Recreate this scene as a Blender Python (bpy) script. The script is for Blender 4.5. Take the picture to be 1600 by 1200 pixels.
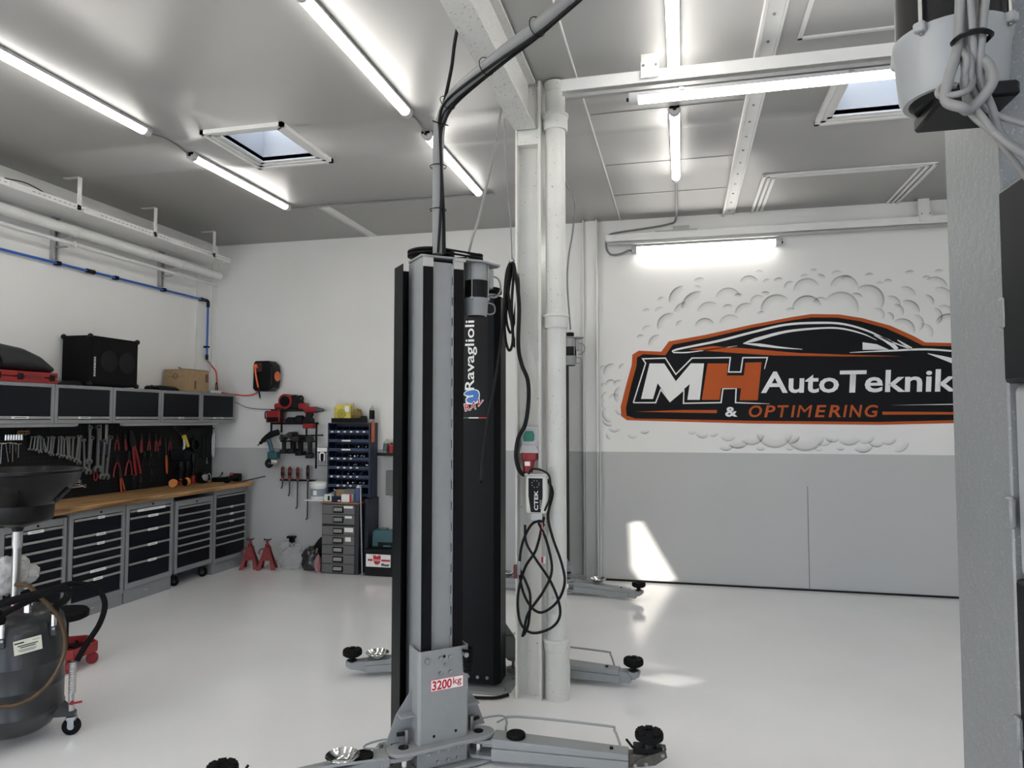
import bpy, bmesh, math, random
from mathutils import Vector, Matrix
random.seed(7)
for _o in list(bpy.data.objects): bpy.data.objects.remove(_o)
SC = bpy.context.scene
COL = SC.collection
# ------------------------------------------------------------------ camera, sky, sun, exposure
cam_d = bpy.data.cameras.new('camera'); cam = bpy.data.objects.new('camera', cam_d); COL.objects.link(cam)
cam_d.sensor_width = 36.0; cam_d.lens = 1109.0 * 36.0 / 1600.0; cam_d.clip_start = 0.05
cam.location = (0, 0, 1.65); cam.rotation_euler = (math.radians(90 + 2.84), 0, math.radians(13.4))
SC.camera = cam
W = bpy.data.worlds.new('sky'); SC.world = W; W.use_nodes = True
_bg = W.node_tree.nodes['Background']
_bg.inputs['Color'].default_value = (0.66, 0.79, 1.0, 1); _bg.inputs['Strength'].default_value = 2.4
SUN_DIR = Vector((-1.0, 0.34, -0.16))
sun_d = bpy.data.lights.new('sun', 'SUN'); sun = bpy.data.objects.new('sun', sun_d); COL.objects.link(sun)
sun_d.energy = 30.0; sun_d.angle = math.radians(0.5); sun_d.color = (1.0, 0.93, 0.84)
sun.rotation_euler = SUN_DIR.to_track_quat('-Z', 'Y').to_euler()
SC.view_settings.view_transform = 'Standard'; SC.view_settings.look = 'None'
SC.view_settings.gamma = 1.0; SC.view_settings.use_curve_mapping = False
SC.view_settings.exposure = 0.55
SC.cycles.use_denoising = True
SC.cycles.max_bounces = 8; SC.cycles.diffuse_bounces = 5; SC.cycles.glossy_bounces = 4
SC.cycles.sample_clamp_indirect = 6.0
SC.cycles.caustics_reflective = False; SC.cycles.caustics_refractive = False
TUBE_POWER = 15.5

# ------------------------------------------------------------------ materials
MATS = {}
def mat(name, col, rough=0.5, metal=0.0, var=0.0, vscale=8.0, bump=0.0, bscale=60.0, coat=0.0, emit=0.0, spec=0.5, alpha=1.0, trans=0.0, rvar=0.0):
    if name in MATS: return MATS[name]
    m = bpy.data.materials.new(name); m.use_nodes = True
    nt = m.node_tree; b = nt.nodes['Principled BSDF']
    b.inputs['Base Color'].default_value = (*col, 1); b.inputs['Roughness'].default_value = rough
    b.inputs['Metallic'].default_value = metal; b.inputs['Specular IOR Level'].default_value = spec
    if coat: b.inputs['Coat Weight'].default_value = coat; b.inputs['Coat Roughness'].default_value = 0.08
    if emit:
        b.inputs['Emission Color'].default_value = (*col, 1); b.inputs['Emission Strength'].default_value = emit
    if alpha < 1: b.inputs['Alpha'].default_value = alpha
    if trans: b.inputs['Transmission Weight'].default_value = trans
    if var or bump or rvar:
        tc = nt.nodes.new('ShaderNodeTexCoord')
    if var or rvar:
        n = nt.nodes.new('ShaderNodeTexNoise'); n.inputs['Scale'].default_value = vscale; n.inputs['Detail'].default_value = 5
        nt.links.new(tc.outputs['Object'], n.inputs['Vector'])
        if var:
            r = nt.nodes.new('ShaderNodeValToRGB')
            r.color_ramp.elements[0].position = 0.3; r.color_ramp.elements[1].position = 0.7
            r.color_ramp.elements[0].color = (*[max(0, c * (1 - var)) for c in col], 1)
            r.color_ramp.elements[1].color = (*[min(1, c * (1 + var)) for c in col], 1)
            nt.links.new(n.outputs['Fac'], r.inputs['Fac']); nt.links.new(r.outputs['Color'], b.inputs['Base Color'])
        if rvar:
            mr = nt.nodes.new('ShaderNodeMapRange'); mr.inputs['To Min'].default_value = rough - rvar; mr.inputs['To Max'].default_value = rough + rvar
            nt.links.new(n.outputs['Fac'], mr.inputs['Value']); nt.links.new(mr.outputs['Result'], b.inputs['Roughness'])
    if bump:
        n2 = nt.nodes.new('ShaderNodeTexNoise'); n2.inputs['Scale'].default_value = bscale; n2.inputs['Detail'].default_value = 3
        nt.links.new(tc.outputs['Object'], n2.inputs['Vector'])
        bp = nt.nodes.new('ShaderNodeBump'); bp.inputs['Strength'].default_value = bump; bp.inputs['Distance'].default_value = 0.01
        nt.links.new(n2.outputs['Fac'], bp.inputs['Height']); nt.links.new(bp.outputs['Normal'], b.inputs['Normal'])
    MATS[name] = m; return m

def band_mat(name, lower, upper, zb, rough, bump=0.15):
    m = mat(name, upper, rough, var=0.03, vscale=1.2, bump=bump, bscale=9.0)
    nt = m.node_tree; b = nt.nodes['Principled BSDF']
    old = b.inputs['Base Color'].links[0].from_socket
    tc = nt.nodes.new('ShaderNodeTexCoord'); s = nt.nodes.new('ShaderNodeSeparateXYZ'); nt.links.new(tc.outputs['Object'], s.inputs[0])
    g = nt.nodes.new('ShaderNodeMath'); g.operation = 'GREATER_THAN'; g.inputs[1].default_value = zb; nt.links.new(s.outputs['Z'], g.inputs[0])
    mx = nt.nodes.new('ShaderNodeMix'); mx.data_type = 'RGBA'
    nt.links.new(g.outputs[0], mx.inputs[0]); mx.inputs[6].default_value = (*lower, 1); nt.links.new(old, mx.inputs[7])
    nt.links.new(mx.outputs[2], b.inputs['Base Color'])
    return m

def speckle_mat(name, col, spot, rough, scale=55.0, thresh=0.68):
    m = mat(name, col, rough, var=0.04, vscale=6, bump=0.1, bscale=70)
    nt = m.node_tree; b = nt.nodes['Principled BSDF']; old = b.inputs['Base Color'].links[0].from_socket
    tc = nt.nodes.new('ShaderNodeTexCoord'); n = nt.nodes.new('ShaderNodeTexNoise'); n.inputs['Scale'].default_value = scale; n.inputs['Detail'].default_value = 2
    nt.links.new(tc.outputs['Object'], n.inputs['Vector'])
    g = nt.nodes.new('ShaderNodeMath'); g.operation = 'GREATER_THAN'; g.inputs[1].default_value = thresh; nt.links.new(n.outputs['Fac'], g.inputs[0])
    mx = nt.nodes.new('ShaderNodeMix'); mx.data_type = 'RGBA'; nt.links.new(g.outputs[0], mx.inputs[0])
    nt.links.new(old, mx.inputs[6]); mx.inputs[7].default_value = (*spot, 1); nt.links.new(mx.outputs[2], b.inputs['Base Color'])
    return m

def wood_mat(name, axis=1):
    m = bpy.data.materials.new(name); m.use_nodes = True; nt = m.node_tree; b = nt.nodes['Principled BSDF']
    tc = nt.nodes.new('ShaderNodeTexCoord'); mp = nt.nodes.new('ShaderNodeMapping'); nt.links.new(tc.outputs['Object'], mp.inputs[0])
    sc = [14, 14, 14]; sc[axis] = 0.9; mp.inputs['Scale'].default_value = sc
    n = nt.nodes.new('ShaderNodeTexNoise'); n.inputs['Scale'].default_value = 1.6; n.inputs['Detail'].default_value = 6; n.inputs['Distortion'].default_value = 0.6
    nt.links.new(mp.outputs[0], n.inputs['Vector'])
    r = nt.nodes.new('ShaderNodeValToRGB'); e = r.color_ramp.elements
    e[0].position = 0.36; e[0].color = (0.13, 0.065, 0.024, 1); e[1].position = 0.64; e[1].color = (0.56, 0.32, 0.14, 1)
    e2 = r.color_ramp.elements.new(0.5); e2.color = (0.35, 0.20, 0.08, 1)
    nt.links.new(n.outputs['Fac'], r.inputs[0]); nt.links.new(r.outputs[0], b.inputs['Base Color'])
    b.inputs['Roughness'].default_value = 0.55
    MATS[name] = m; return m

# ------------------------------------------------------------------ mesh helpers
def V(*a): return Vector(a)
class MB:
    def __init__(s): s.v = []; s.f = []; s.T = Matrix.Identity(4)
    def add(s, vs, fs):
        k = len(s.v); s.v += [s.T @ Vector(p) for p in vs]; s.f += [[i + k for i in f] for f in fs]; return s
    def box(s, x0, x1, y0, y1, z0, z1):
        if x0 > x1: x0, x1 = x1, x0
        if y0 > y1: y0, y1 = y1, y0
        if z0 > z1: z0, z1 = z1, z0
        return s.add([(x0,y0,z0),(x1,y0,z0),(x1,y1,z0),(x0,y1,z0),(x0,y0,z1),(x1,y0,z1),(x1,y1,z1),(x0,y1,z1)],
            [(3,2,1,0),(4,5,6,7),(0,1,5,4),(1,2,6,5),(2,3,7,6),(3,0,4,7)])
    def cbox(s, c, d, rot=None):
        h = [q / 2 for q in d]; R = rot if rot is not None else Matrix.Identity(3); c = Vector(c)
        vs = [c + R @ V(sx*h[0], sy*h[1], sz*h[2]) for sz in (-1,1) for sx, sy in ((-1,-1),(1,-1),(1,1),(-1,1))]
        return s.add(vs, [(3,2,1,0),(4,5,6,7),(0,1,5,4),(1,2,6,5),(2,3,7,6),(3,0,4,7)])
    def bar(s, p0, p1, w, h, up=(0,0,1)):
        p0, p1 = Vector(p0), Vector(p1); d = (p1 - p0); L = d.length; d.normalize(); up = Vector(up)
        x = d.cross(up)
        if x.length < 1e-5: x = d.cross(V(0,1,0))
        x.normalize(); z = x.cross(d)
        vs = [q + x*sx*w/2 + z*sz*h/2 for q in (p0, p1) for sx, sz in ((-1,-1),(1,-1),(1,1),(-1,1))]
        return s.add(vs, [(0,1,2,3),(7,6,5,4),(0,4,5,1),(1,5,6,2),(2,6,7,3),(3,7,4,0)])
    def cyl(s, p0, p1, r0, r1=None, n=16, caps=True):
        if r1 is None: r1 = r0
        p0, p1 = Vector(p0), Vector(p1); d = (p1 - p0).normalized()
        a = d.orthogonal().normalized(); b = d.cross(a)
        vs = []
        for p, r in ((p0, r0), (p1, r1)):
            for i in range(n):
                t = 2*math.pi*i/n; vs.append(p + (a*math.cos(t) + b*math.sin(t))*r)
        fs = [(i, (i+1) % n, n + (i+1) % n, n + i) for i in range(n)]
        if caps: fs += [tuple(range(n-1, -1, -1)), tuple(range(n, 2*n))]
        return s.add(vs, fs)
    def tube(s, pts, r, n=8, closed=False, smooth=0, caps=True):
        P = [Vector(p) for p in pts]
        if smooth: P = spline(P, smooth, closed)
        m = len(P); rs = r if isinstance(r, (list, tuple)) else None
        T = []
        for i in range(m):
            a = P[(i-1) % m] if (closed or i > 0) else P[i]; b = P[(i+1) % m] if (closed or i < m-1) else P[i]
            t = (b - a); T.append(t.normalized() if t.length > 1e-9 else V(0,0,1))
        nrm = T[0].orthogonal().normalized(); vs = []
        for i in range(m):
            if i: 
                nrm = nrm - T[i]*nrm.dot(T[i])
                nrm = nrm.normalized() if nrm.length > 1e-6 else T[i].orthogonal().normalized()
            b = T[i].cross(nrm); rr = (rs[min(int(i*len(rs)/m), len(rs)-1)] if rs else r)
            for k in range(n):
                t = 2*math.pi*k/n; vs.append(P[i] + (nrm*math.cos(t) + b*math.sin(t))*rr)
        fs = []
        for i in range(m if closed else m-1):
            j = (i+1) % m
            for k in range(n): fs.append((i*n+k, i*n+(k+1)%n, j*n+(k+1)%n, j*n+k))
        if caps and not closed: fs += [tuple(range(n-1,-1,-1)), tuple(range((m-1)*n, m*n))]
        return s.add(vs, fs)
    def lathe(s, prof, c=(0,0,0), n=24, axis=(0,0,1)):
        c = Vector(c); d = Vector(axis).normalized(); a = d.orthogonal().normalized(); b = d.cross(a)
        vs = []; m = len(prof)
        for r, z in prof:
            for i in range(n):
                t = 2*math.pi*i/n; vs.append(c + d*z + (a*math.cos(t) + b*math.sin(t))*max(r, 1e-4))
        fs = [(j*n+i, j*n+(i+1)%n, (j+1)*n+(i+1)%n, (j+1)*n+i) for j in range(m-1) for i in range(n)]
        return s.add(vs, fs)
    def prism(s, pts, plane, a, b):
        n = len(pts)
        mk = {'xy': lambda p, t: (p[0], p[1], t), 'xz': lambda p, t: (p[0], t, p[1]), 'yz': lambda p, t: (t, p[0], p[1])}[plane]
        vs = [mk(p, a) for p in pts] + [mk(p, b) for p in pts]
        fs = [tuple(range(n)), tuple(range(2*n-1, n-1, -1))] + [((i+1)%n, i, n+i, n+(i+1)%n) for i in range(n)]
        return s.add(vs, fs)
    def ball(s, c, r, nu=16, nv=10, sc=(1,1,1)):
        prof = [(math.sin(math.pi*j/nv), -math.cos(math.pi*j/nv)) for j in range(nv+1)]
        c = Vector(c); vs = []
        for q, z in prof:
            for i in range(nu):
                t = 2*math.pi*i/nu; vs.append(c + V(q*math.cos(t)*sc[0]*r, q*math.sin(t)*sc[1]*r, z*sc[2]*r))
        fs = [(j*nu+i, j*nu+(i+1)%nu, (j+1)*nu+(i+1)%nu, (j+1)*nu+i) for j in range(nv) for i in range(nu)]
        return s.add(vs, fs)
    def mesh(s, name, smooth=40):
        me = bpy.data.meshes.new(name); me.from_pydata([tuple(p) for p in s.v], [], s.f)
        bm = bmesh.new(); bm.from_mesh(me); bmesh.ops.remove_doubles(bm, verts=bm.verts, dist=1e-6)
        bmesh.ops.recalc_face_normals(bm, faces=bm.faces); bm.to_mesh(me); bm.free()
        if smooth:
            me.polygons.foreach_set('use_smooth', [True]*len(me.polygons)); me.set_sharp_from_angle(angle=math.radians(smooth))
        return me
    def build(s, name, m, parent=None, bevel=0.0, seg=1, smooth=40, loc=None, rz=0):
        me = s.mesh(name, smooth); me.materials.append(m)
        return link(name, me, parent, bevel, seg, loc, rz)
def link(name, me, parent=None, bevel=0.0, seg=1, loc=None, rz=0):
    o = bpy.data.objects.new(name, me); COL.objects.link(o)
    if parent: o.parent = parent
    if loc is not None: o.location = loc
    if rz: o.rotation_euler = (0, 0, rz)
    if bevel:
        b = o.modifiers.new('bevel', 'BEVEL'); b.width = bevel; b.segments = seg; b.limit_method = 'ANGLE'; b.angle_limit = math.radians(50)
        b.harden_normals = False
    return o
def spline(P, k=6, closed=False):
    out = []; m = len(P)
    for i in range(m if closed else m-1):
        p1, p2 = P[i], P[(i+1) % m]
        p0 = P[(i-1) % m] if (closed or i > 0) else p1 + (p1 - p2); p3 = P[(i+2) % m] if (closed or i < m-2) else p2 + (p2 - p1)
        for j in range(k):
            t = j / k
            out.append(0.5*((2*p1) + (p2-p0)*t + (2*p0-5*p1+4*p2-p3)*t*t + (3*p1-p0-3*p2+p3)*t*t*t))
    if not closed: out.append(P[-1])
    return out
def tag(o, label=None, cat=None, group=None, kind=None):
    if label: o['label'] = label
    if cat: o['category'] = cat
    if group: o['group'] = group
    if kind: o['kind'] = kind
    return o
def thing(name, label, cat, loc=(0,0,0), rz=0, group=None):
    o = bpy.data.objects.new(name, None); COL.objects.link(o); o.location = loc; o.rotation_euler = (0, 0, rz); o.empty_display_size = 0.1
    return tag(o, label, cat, group)
def kids(o): return [c for c in bpy.data.objects if c.parent == o]
def dup(o, parent=None):
    c = o.copy(); COL.objects.link(c); c.parent = parent
    for ch in kids(o): dup(ch, c)
    return c
def text(name, s, m, parent, org, xd, yd, w, h, bold=0.0, shear=0.0, thick=0.0004, align=None):
    cu = bpy.data.curves.new(name, 'FONT'); cu.body = s; cu.size = 1.0; cu.offset = bold; cu.shear = shear; cu.extrude = 0.0; cu.fill_mode = 'FRONT'
    cu.resolution_u = 3
    o = bpy.data.objects.new(name, cu); COL.objects.link(o); bpy.context.view_layer.update()
    me = bpy.data.meshes.new_from_object(o.evaluated_get(bpy.context.evaluated_depsgraph_get())); bpy.data.objects.remove(o)
    xs = [p.co.x for p in me.vertices]; ys = [p.co.y for p in me.vertices]
    x0, x1, y0, y1 = min(xs), max(xs), min(ys), max(ys)
    if w is None: w = h * (x1-x0) / (y1-y0)
    org, xd, yd = Vector(org), Vector(xd).normalized(), Vector(yd).normalized(); nz = xd.cross(yd)
    for p in me.vertices:
        p.co = org + xd*((p.co.x-x0)/(x1-x0)*w) + yd*((p.co.y-y0)/(y1-y0)*h) + nz*thick
    me.materials.clear(); me.materials.append(m)
    return link(name, me, parent)
def nth(i): return ['first','second','third','fourth','fifth','sixth','seventh','eighth','ninth','tenth','eleventh','twelfth','thirteenth','fourteenth','fifteenth','sixteenth','seventeenth','eighteenth','nineteenth','twentieth'][i]
PI = math.pi
# palette
M_white = mat('white_enamel', (0.74,0.74,0.72), 0.45, var=0.03, bump=0.05)
M_pipe = mat('white_pipe_paint', (0.66,0.66,0.64), 0.35, var=0.04)
M_liftgrey = mat('lift_grey_paint', (0.25,0.262,0.268), 0.40, var=0.03, vscale=20)
M_liftdark = mat('lift_charcoal_panel', (0.006,0.0075,0.0085), 0.42, var=0.05, spec=0.12)
M_black = mat('black_plastic', (0.004,0.004,0.0045), 0.42, spec=0.2)
M_rubber = mat('black_rubber', (0.006,0.006,0.0065), 0.75, spec=0.12, bump=0.2, bscale=90)
M_steel = mat('brushed_steel', (0.36,0.36,0.35), 0.30, metal=1.0, var=0.08)
M_chrome = mat('polished_steel', (0.78,0.78,0.77), 0.12, metal=1.0)
M_alu = mat('anodised_aluminium', (0.44,0.44,0.43), 0.40, metal=0.55, var=0.04)
M_cabgrey = mat('cabinet_grey_powder', (0.23,0.237,0.245), 0.48, var=0.04, bump=0.05, bscale=200)
M_cabdark = mat('cabinet_black_front', (0.004,0.0055,0.009), 0.38, spec=0.2)
M_red = mat('red_plastic', (0.26,0.012,0.014), 0.42, var=0.05)
M_cable = mat('grey_cable', (0.20,0.20,0.20), 0.5)
M_paper = mat('white_paper', (0.82,0.82,0.80), 0.7)
M_ink = mat('black_print', (0.010,0.010,0.010), 0.6)
M_redink = mat('red_print', (0.50,0.012,0.03), 0.5)
M_wood = wood_mat('worktop_oak')
# ------------------------------------------------------------------ the setting
XL, XR, YF, YB, ZC = -5.4, 4.7, -3.0, 7.4, 3.73
def struct(o): o['kind'] = 'structure'; return o
M_wall = band_mat('wall_two_tone', (0.47,0.475,0.465), (0.76,0.755,0.73), 1.315, 0.55)
M_ceil = mat('ceiling_paint', (0.40,0.40,0.39), 0.42, var=0.02, vscale=0.8, bump=0.03, bscale=3)
M_floor = mat('epoxy_floor', (0.79,0.79,0.80), 0.13, var=0.03, vscale=1.3, bump=0.035, bscale=14, rvar=0.05)
m = MB().box(XL-.1, XR+.1, YF-.1, YB+.1, -.1, 0); struct(m.build('floor', M_floor))
m = MB().box(XL-.15, XL, YF-.1, YB+.15, 0, ZC+.1); struct(m.build('wall_left', M_wall))
m = MB().box(XL, XR+.15, YB, YB+.15, 0, ZC+.1); wall_back = struct(m.build('wall_back', M_wall))
def holed_wall(name, outer, holes, mk, m, th=.02):
    bm = bmesh.new(); es = []
    for loop in [outer] + holes:
        vs = [bm.verts.new(mk(p)) for p in loop]
        es += [bm.edges.new((vs[i], vs[(i+1) % len(vs)])) for i in range(len(vs))]
    bmesh.ops.triangle_fill(bm, use_beauty=True, edges=es)
    me = bpy.data.meshes.new(name); bm.to_mesh(me); bm.free(); me.materials.append(m)
    o = link(name, me); s = o.modifiers.new('thick', 'SOLIDIFY'); s.thickness = th; s.offset = 0
    return struct(o)
# right wall: invented openings, shaped so low sun casts patches on wall and floor
def along_sun(p):
    t = (XR - p[0]) / SUN_DIR.x; return (p[1] + SUN_DIR.y*t, p[2] + SUN_DIR.z*t)
patch = [along_sun((x, YB, z)) for x, z in ((-.505,.60),(-.425,.60),(-.09,.03),(-.40,.02),(-.49,.15))]
streak1 = [along_sun((x, y, 0)) for x, y in ((-.31,4.88),(-.13,5.00),(-.14,4.965),(-.31,4.865))]
streak2 = [along_sun((x, y, 0)) for x, y in ((-.20,4.64),(.02,4.79),(.03,4.75),(-.16,4.60))]
holed_wall('wall_right', [(YF,0),(YB,0),(YB,ZC),(YF,ZC)], [patch, streak1, streak2], lambda p: (XR, p[0], p[1]), M_wall, .01)
# front wall behind the viewer: two unseen vehicle doors, invented to let daylight in
FILL_DOORS = [(-5.0, -.7), (1.6, 4.4)]; DH = 3.1
holed_wall('wall_front', [(XL,0),(XR,0),(XR,ZC),(XL,ZC)], [[(a,.02),(b,.02),(b,DH),(a,DH)] for a, b in FILL_DOORS], lambda p: (p[0], YF, p[1]), M_wall)
for k, (a, b) in enumerate(FILL_DOORS):
    m = MB().box(a-.06,a,YF-.02,YF+.08,0,DH+.06).box(b,b+.06,YF-.02,YF+.08,0,DH+.06).box(a,b,YF-.02,YF+.08,DH,DH+.06); struct(m.build('trim_%d' % (14+k), M_white))
struct(MB().box(-16,16,-24,YF-.1,-.16,-.06).build('floor_forecourt', mat('yard_concrete', (0.42,0.41,0.40), 0.85, var=0.1)))
# ceiling with two skylight openings
SKY = [(-3.255,-2.79,4.46,5.01), (1.03,1.72,4.60,5.14)]
xs = [XL-.1, -3.255, -2.79, 1.03, 1.72, XR+.1]; ys = [YF-.1, 4.46, 4.60, 5.01, 5.14, YB+.1]
m = MB()
for i in range(5):
    for j in range(5):
        cx, cy = (xs[i]+xs[i+1])/2, (ys[j]+ys[j+1])/2
        if any(a < cx < b and c < cy < d for a, b, c, d in SKY): continue
        m.add([(xs[i],ys[j],ZC),(xs[i+1],ys[j],ZC),(xs[i+1],ys[j+1],ZC),(xs[i],ys[j+1],ZC)], [(0,1,2,3)])
o = m.build('ceiling', M_ceil); struct(o)
sd = o.modifiers.new('thick', 'SOLIDIFY'); sd.thickness = 0.03; sd.offset = 1
for k, (a, b, c, d) in enumerate(SKY):
    w = 0.165 if k == 0 else 0.085
    z = ZC + .38
    m = MB().box(a-.02, a, c-.02, d+.02, ZC, z).box(b, b+.02, c-.02, d+.02, ZC, z).box(a-.02, b+.02, c-.02, c, ZC, z).box(a-.02, b+.02, d, d+.02, ZC, z)
    sk = struct(m.build('window_%d' % (k+1), mat('skylight_shaft', (0.55,0.56,0.57), 0.5)))
    m = MB()
    for e, zz in ((0.0, .012), (.035, .022), (.07, .03)):
        p = e; q = e + .03
        m.box(a-q-.0, a-p, c-q, d+q, ZC-zz, ZC+.001).box(b+p, b+q, c-q, d+q, ZC-zz, ZC+.001).box(a-q, b+q, c-q, c-p, ZC-zz, ZC+.001).box(a-q, b+q, d+p, d+q, ZC-zz, ZC+.001)
    m.build('window_frame', M_white, sk)
    m = MB().box(a-.02, b+.02, c-.02, d+.02, z-.006, z)
    m.build('window_pane', mat('skylight_glass', (0.95,0.97,1.0), 0.0, alpha=0.12), sk)
    m = MB().cyl((a+.06, (c+d)/2, z-.03), (b-.06, (c+d)/2, z-.03), .006, n=8); m.build('window_handle', M_steel, sk)
# blind recess frames and joint strips on the right part of the ceiling
def strip_trim(name, boxes, mt=None):
    m = MB()
    for b in boxes: m.box(*b)
    return struct(m.build(name, mt or M_white, bevel=.002))
strip_trim('trim_2', [(.70+e, .725+e, 6.28+e, YB, ZC-.014+e*.08, ZC) for e in (0,.045,.09)] + [(.70+e, 2.05-e, 6.28+e, 6.305+e, ZC-.014+e*.08, ZC) for e in (0,.045,.09)] + [(2.025-e, 2.05-e, 6.28+e, YB, ZC-.014+e*.08, ZC) for e in (0,.045,.09)])
strip_trim('trim_3', [(.64, 2.1, 4.02, 4.045, ZC-.012, ZC), (.64, .665, 1.5, 4.045, ZC-.012, ZC)])
strip_trim('trim_4', [(.425, .445, 1.0, YB, ZC-.035, ZC), (.445, .53, 1.0, YB, ZC-.012, ZC), (.53, .545, 1.0, YB, ZC-.016, ZC)])
strip_trim('trim_5', [(-.60, -.59, 1.0, YB, ZC-.010, ZC)])
for k, yy in enumerate((4.75, 5.75, 6.55)): strip_trim('trim_%d' % (6+k), [(-.58, .42, yy, yy+.006, ZC-.003, ZC)], M_cable)
strip_trim('trim_9', [(-3.42, -3.32, 6.25, YB, ZC-.006, ZC), (-3.44, -3.43, 6.25, YB, ZC-.01, ZC)])
# screws of the joint strip
m = MB()
for k in range(16): m.cyl((.486, 3.2+k*.27, ZC-.012), (.486, 3.2+k*.27, ZC-.02), .008, n=8)
m.build('screws', M_steel, bpy.data.objects['trim_4'])['kind'] = 'stuff'
# pilaster on the back wall: two flanges and a recessed web
m = MB().box(-.985, -.972, YB-.10, YB, 0, ZC).box(-.972, -.845, YB-.05, YB, 0, ZC).box(-.845, -.83, YB-.11, YB, 0, ZC)
p = struct(m.build('trim_10', M_wall, bevel=.003))
strip_trim('trim_11', [(-.828, -.815, YB-.012, YB, 0, 2.9)])
# dark floor joint along the back wall and panel joint
m = MB().box(-.82, 4.6, YB-.012, YB, 0, .018); struct(m.build('baseboard_back', M_black))
m = MB().box(1.18, 1.186, YB-.004, YB, .02, 1.0); struct(m.build('trim_12', M_cable))
# vertical duct strips in the left corner
m = MB().box(XL, XL+.012, 7.02, 7.035, 1.0, 3.4).box(XL, XL+.012, 7.30, 7.312, .9, 3.6); struct(m.build('trim_13', M_white))
# steel beam and column
M_col = speckle_mat('column_white_paint', (0.62,0.62,0.59), (0.30,0.29,0.27), 0.4, 60, 0.72)
M_beam = speckle_mat('beam_white_paint', (0.62,0.62,0.60), (0.34,0.34,0.33), 0.5, 80, 0.66)
bx0, bx1 = -.975, -.845
m = MB().box(bx0, bx1, -2.95, 4.16, 3.42, 3.435).box(bx0, bx1, -2.95, 4.16, 3.70, 3.715).box((bx0+bx1)/2-.02, (bx0+bx1)/2+.02, -2.95, 4.16, 3.435, 3.70)
o = m.build('roof_beam', M_beam); tag(o, 'white painted steel roof beam ending at the top of the column', 'beam')
t = thing('steel_column', 'white painted steel I-beam column beside the round downpipe', 'column', (-.893, 4.25, 0))
m = MB().box(-.08, -.068, -.08, .08, 0, 3.72).box(.062, .078, -.08, .08, 0, 3.72); m.build('flange', M_col, t)
m = MB().box(-.068, .062, -.006, .006, 0, 3.72); m.build('web', M_col, t)
m = MB().box(-.068, .062, -.075, -.006, 3.33, 3.345).box(-.068, .062, -.075, -.06, 3.345, 3.42); m.build('stiffener_plate', M_col, t)
m = MB().cyl((-.04,-.09,3.36), (-.04,-.095,3.36), .005, n=8).cyl((.04,-.09,3.36), (.04,-.095,3.36), .005, n=8)
t = thing('downpipe', 'thick white cast downpipe running from floor to ceiling beside the column', 'pipe', (-.735, 4.235, 0))
m = MB().cyl((0,0,0), (0,0,.30), .071, n=28).cyl((0,0,.30), (0,0,3.66), .061, n=28); m.build('pipe', M_col, t)
for z0, r, h in ((.28,.079,.075), (2.20,.073,.085), (3.42,.076,.10)):
    m = MB().lathe([(r-.004,0),(r,.008),(r,h-.02),(r+.006,h-.016),(r+.006,h-.002),(r-.008,h),(.03,h)], (0,0,z0), 28).lathe([(.03,0),(r-.004,0)], (0,0,z0), 28); m.build('socket_collar', M_col, t)
m = MB().cyl((0,0,3.66), (0,0,3.72), .066, n=28); m.build('pipe_end', M_col, t)
m = MB().box(.055, .073, -.02, .02, 0, .23).box(.062, .078, -.006, .006, .02, .2); m.build('inspection_flange', M_col, t)
# ------------------------------------------------------------------ tube lights
M_tube = mat('led_diffuser_lit', (1.0,0.97,0.915), 0.4, emit=TUBE_POWER)
M_lampgrey = mat('lamp_housing_grey', (0.45,0.45,0.46), 0.45)
def tube_light(label, p, L, along, drop=.0, tilt=None):
    t = thing('tube_light', label, 'light', p, 0 if along == 'x' else PI/2, 'LED batten lights')
    m = MB().prism([(-.032,0),(.032,0),(.034,-.022),(-.034,-.022)], 'yz', -L/2, L/2); m.build('housing', M_lampgrey, t)
    a = [(math.cos(q)*.034, -.022 + math.sin(q)*.034) for q in [PI + PI*k/8 for k in range(9)]]
    m = MB().prism(a, 'yz', -L/2+.055, L/2-.055); m.build('diffuser', M_tube, t)
    for s in (-1, 1):
        b = [(math.cos(q)*.037, -.022 + math.sin(q)*.037) for q in [PI + PI*k/8 for k in range(9)]] + [(.036,.001),(-.036,.001)]
        m = MB().prism(b, 'yz', s*L/2, s*(L/2-.055)); e = m.build('end_cap', M_lampgrey, t, bevel=.004)
        m = MB().cyl((s*L/2,0,-.026), (s*(L/2+.014),0,-.026), .011, n=10); m.build('cable_gland', M_black, e)
    for q in (-.3, .3):
        m = MB().box(q*L-.012, q*L+.012, -.036, .036, -.012, .003); m.build('mounting_clip', M_steel, t)
    return t
LX = [(-3.69, 3.54, 'nearest of the two battens over the workbench side'), (-3.69, 5.40, 'batten beside the skylight nearest the left back corner'),
      (-1.765, 3.68, 'batten left of the roof beam, nearest the top edge'), (-1.765, 5.44, 'batten behind the grey conduit above the front lift post'),
      (-.02, 3.60, 'batten right of the downpipe, on the ceiling before the hanging rail'), (-.02, 5.43, 'batten on the ceiling between hanging rail and back wall')]
for x, nm in ((-3.69, 'over the workbench side'), (-1.765, 'left of the roof beam'), (-.02, 'right of the roof beam')):  # unseen battens continuing the rows, added to brighten the floor
    for y, w in ((1.75, 'first'), (-.10, 'second'), (-1.95, 'third')): LX.append((x, y, 'batten %s, %s unseen one added towards the viewer to brighten the floor' % (nm, w)))
for x, y, lab in LX: tube_light('lit white ' + lab, (x, y, ZC-.005), 1.42, 'y')
tube_light('lit white batten hanging under the steel rail near the column', (.46, 4.02, 3.50), 1.46, 'x')
tl = tube_light('lit white batten on the back wall above the mural', (.25, 7.375, 3.405), 1.46, 'x'); tl.rotation_euler = (math.radians(-62), 0, 0)
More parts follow.
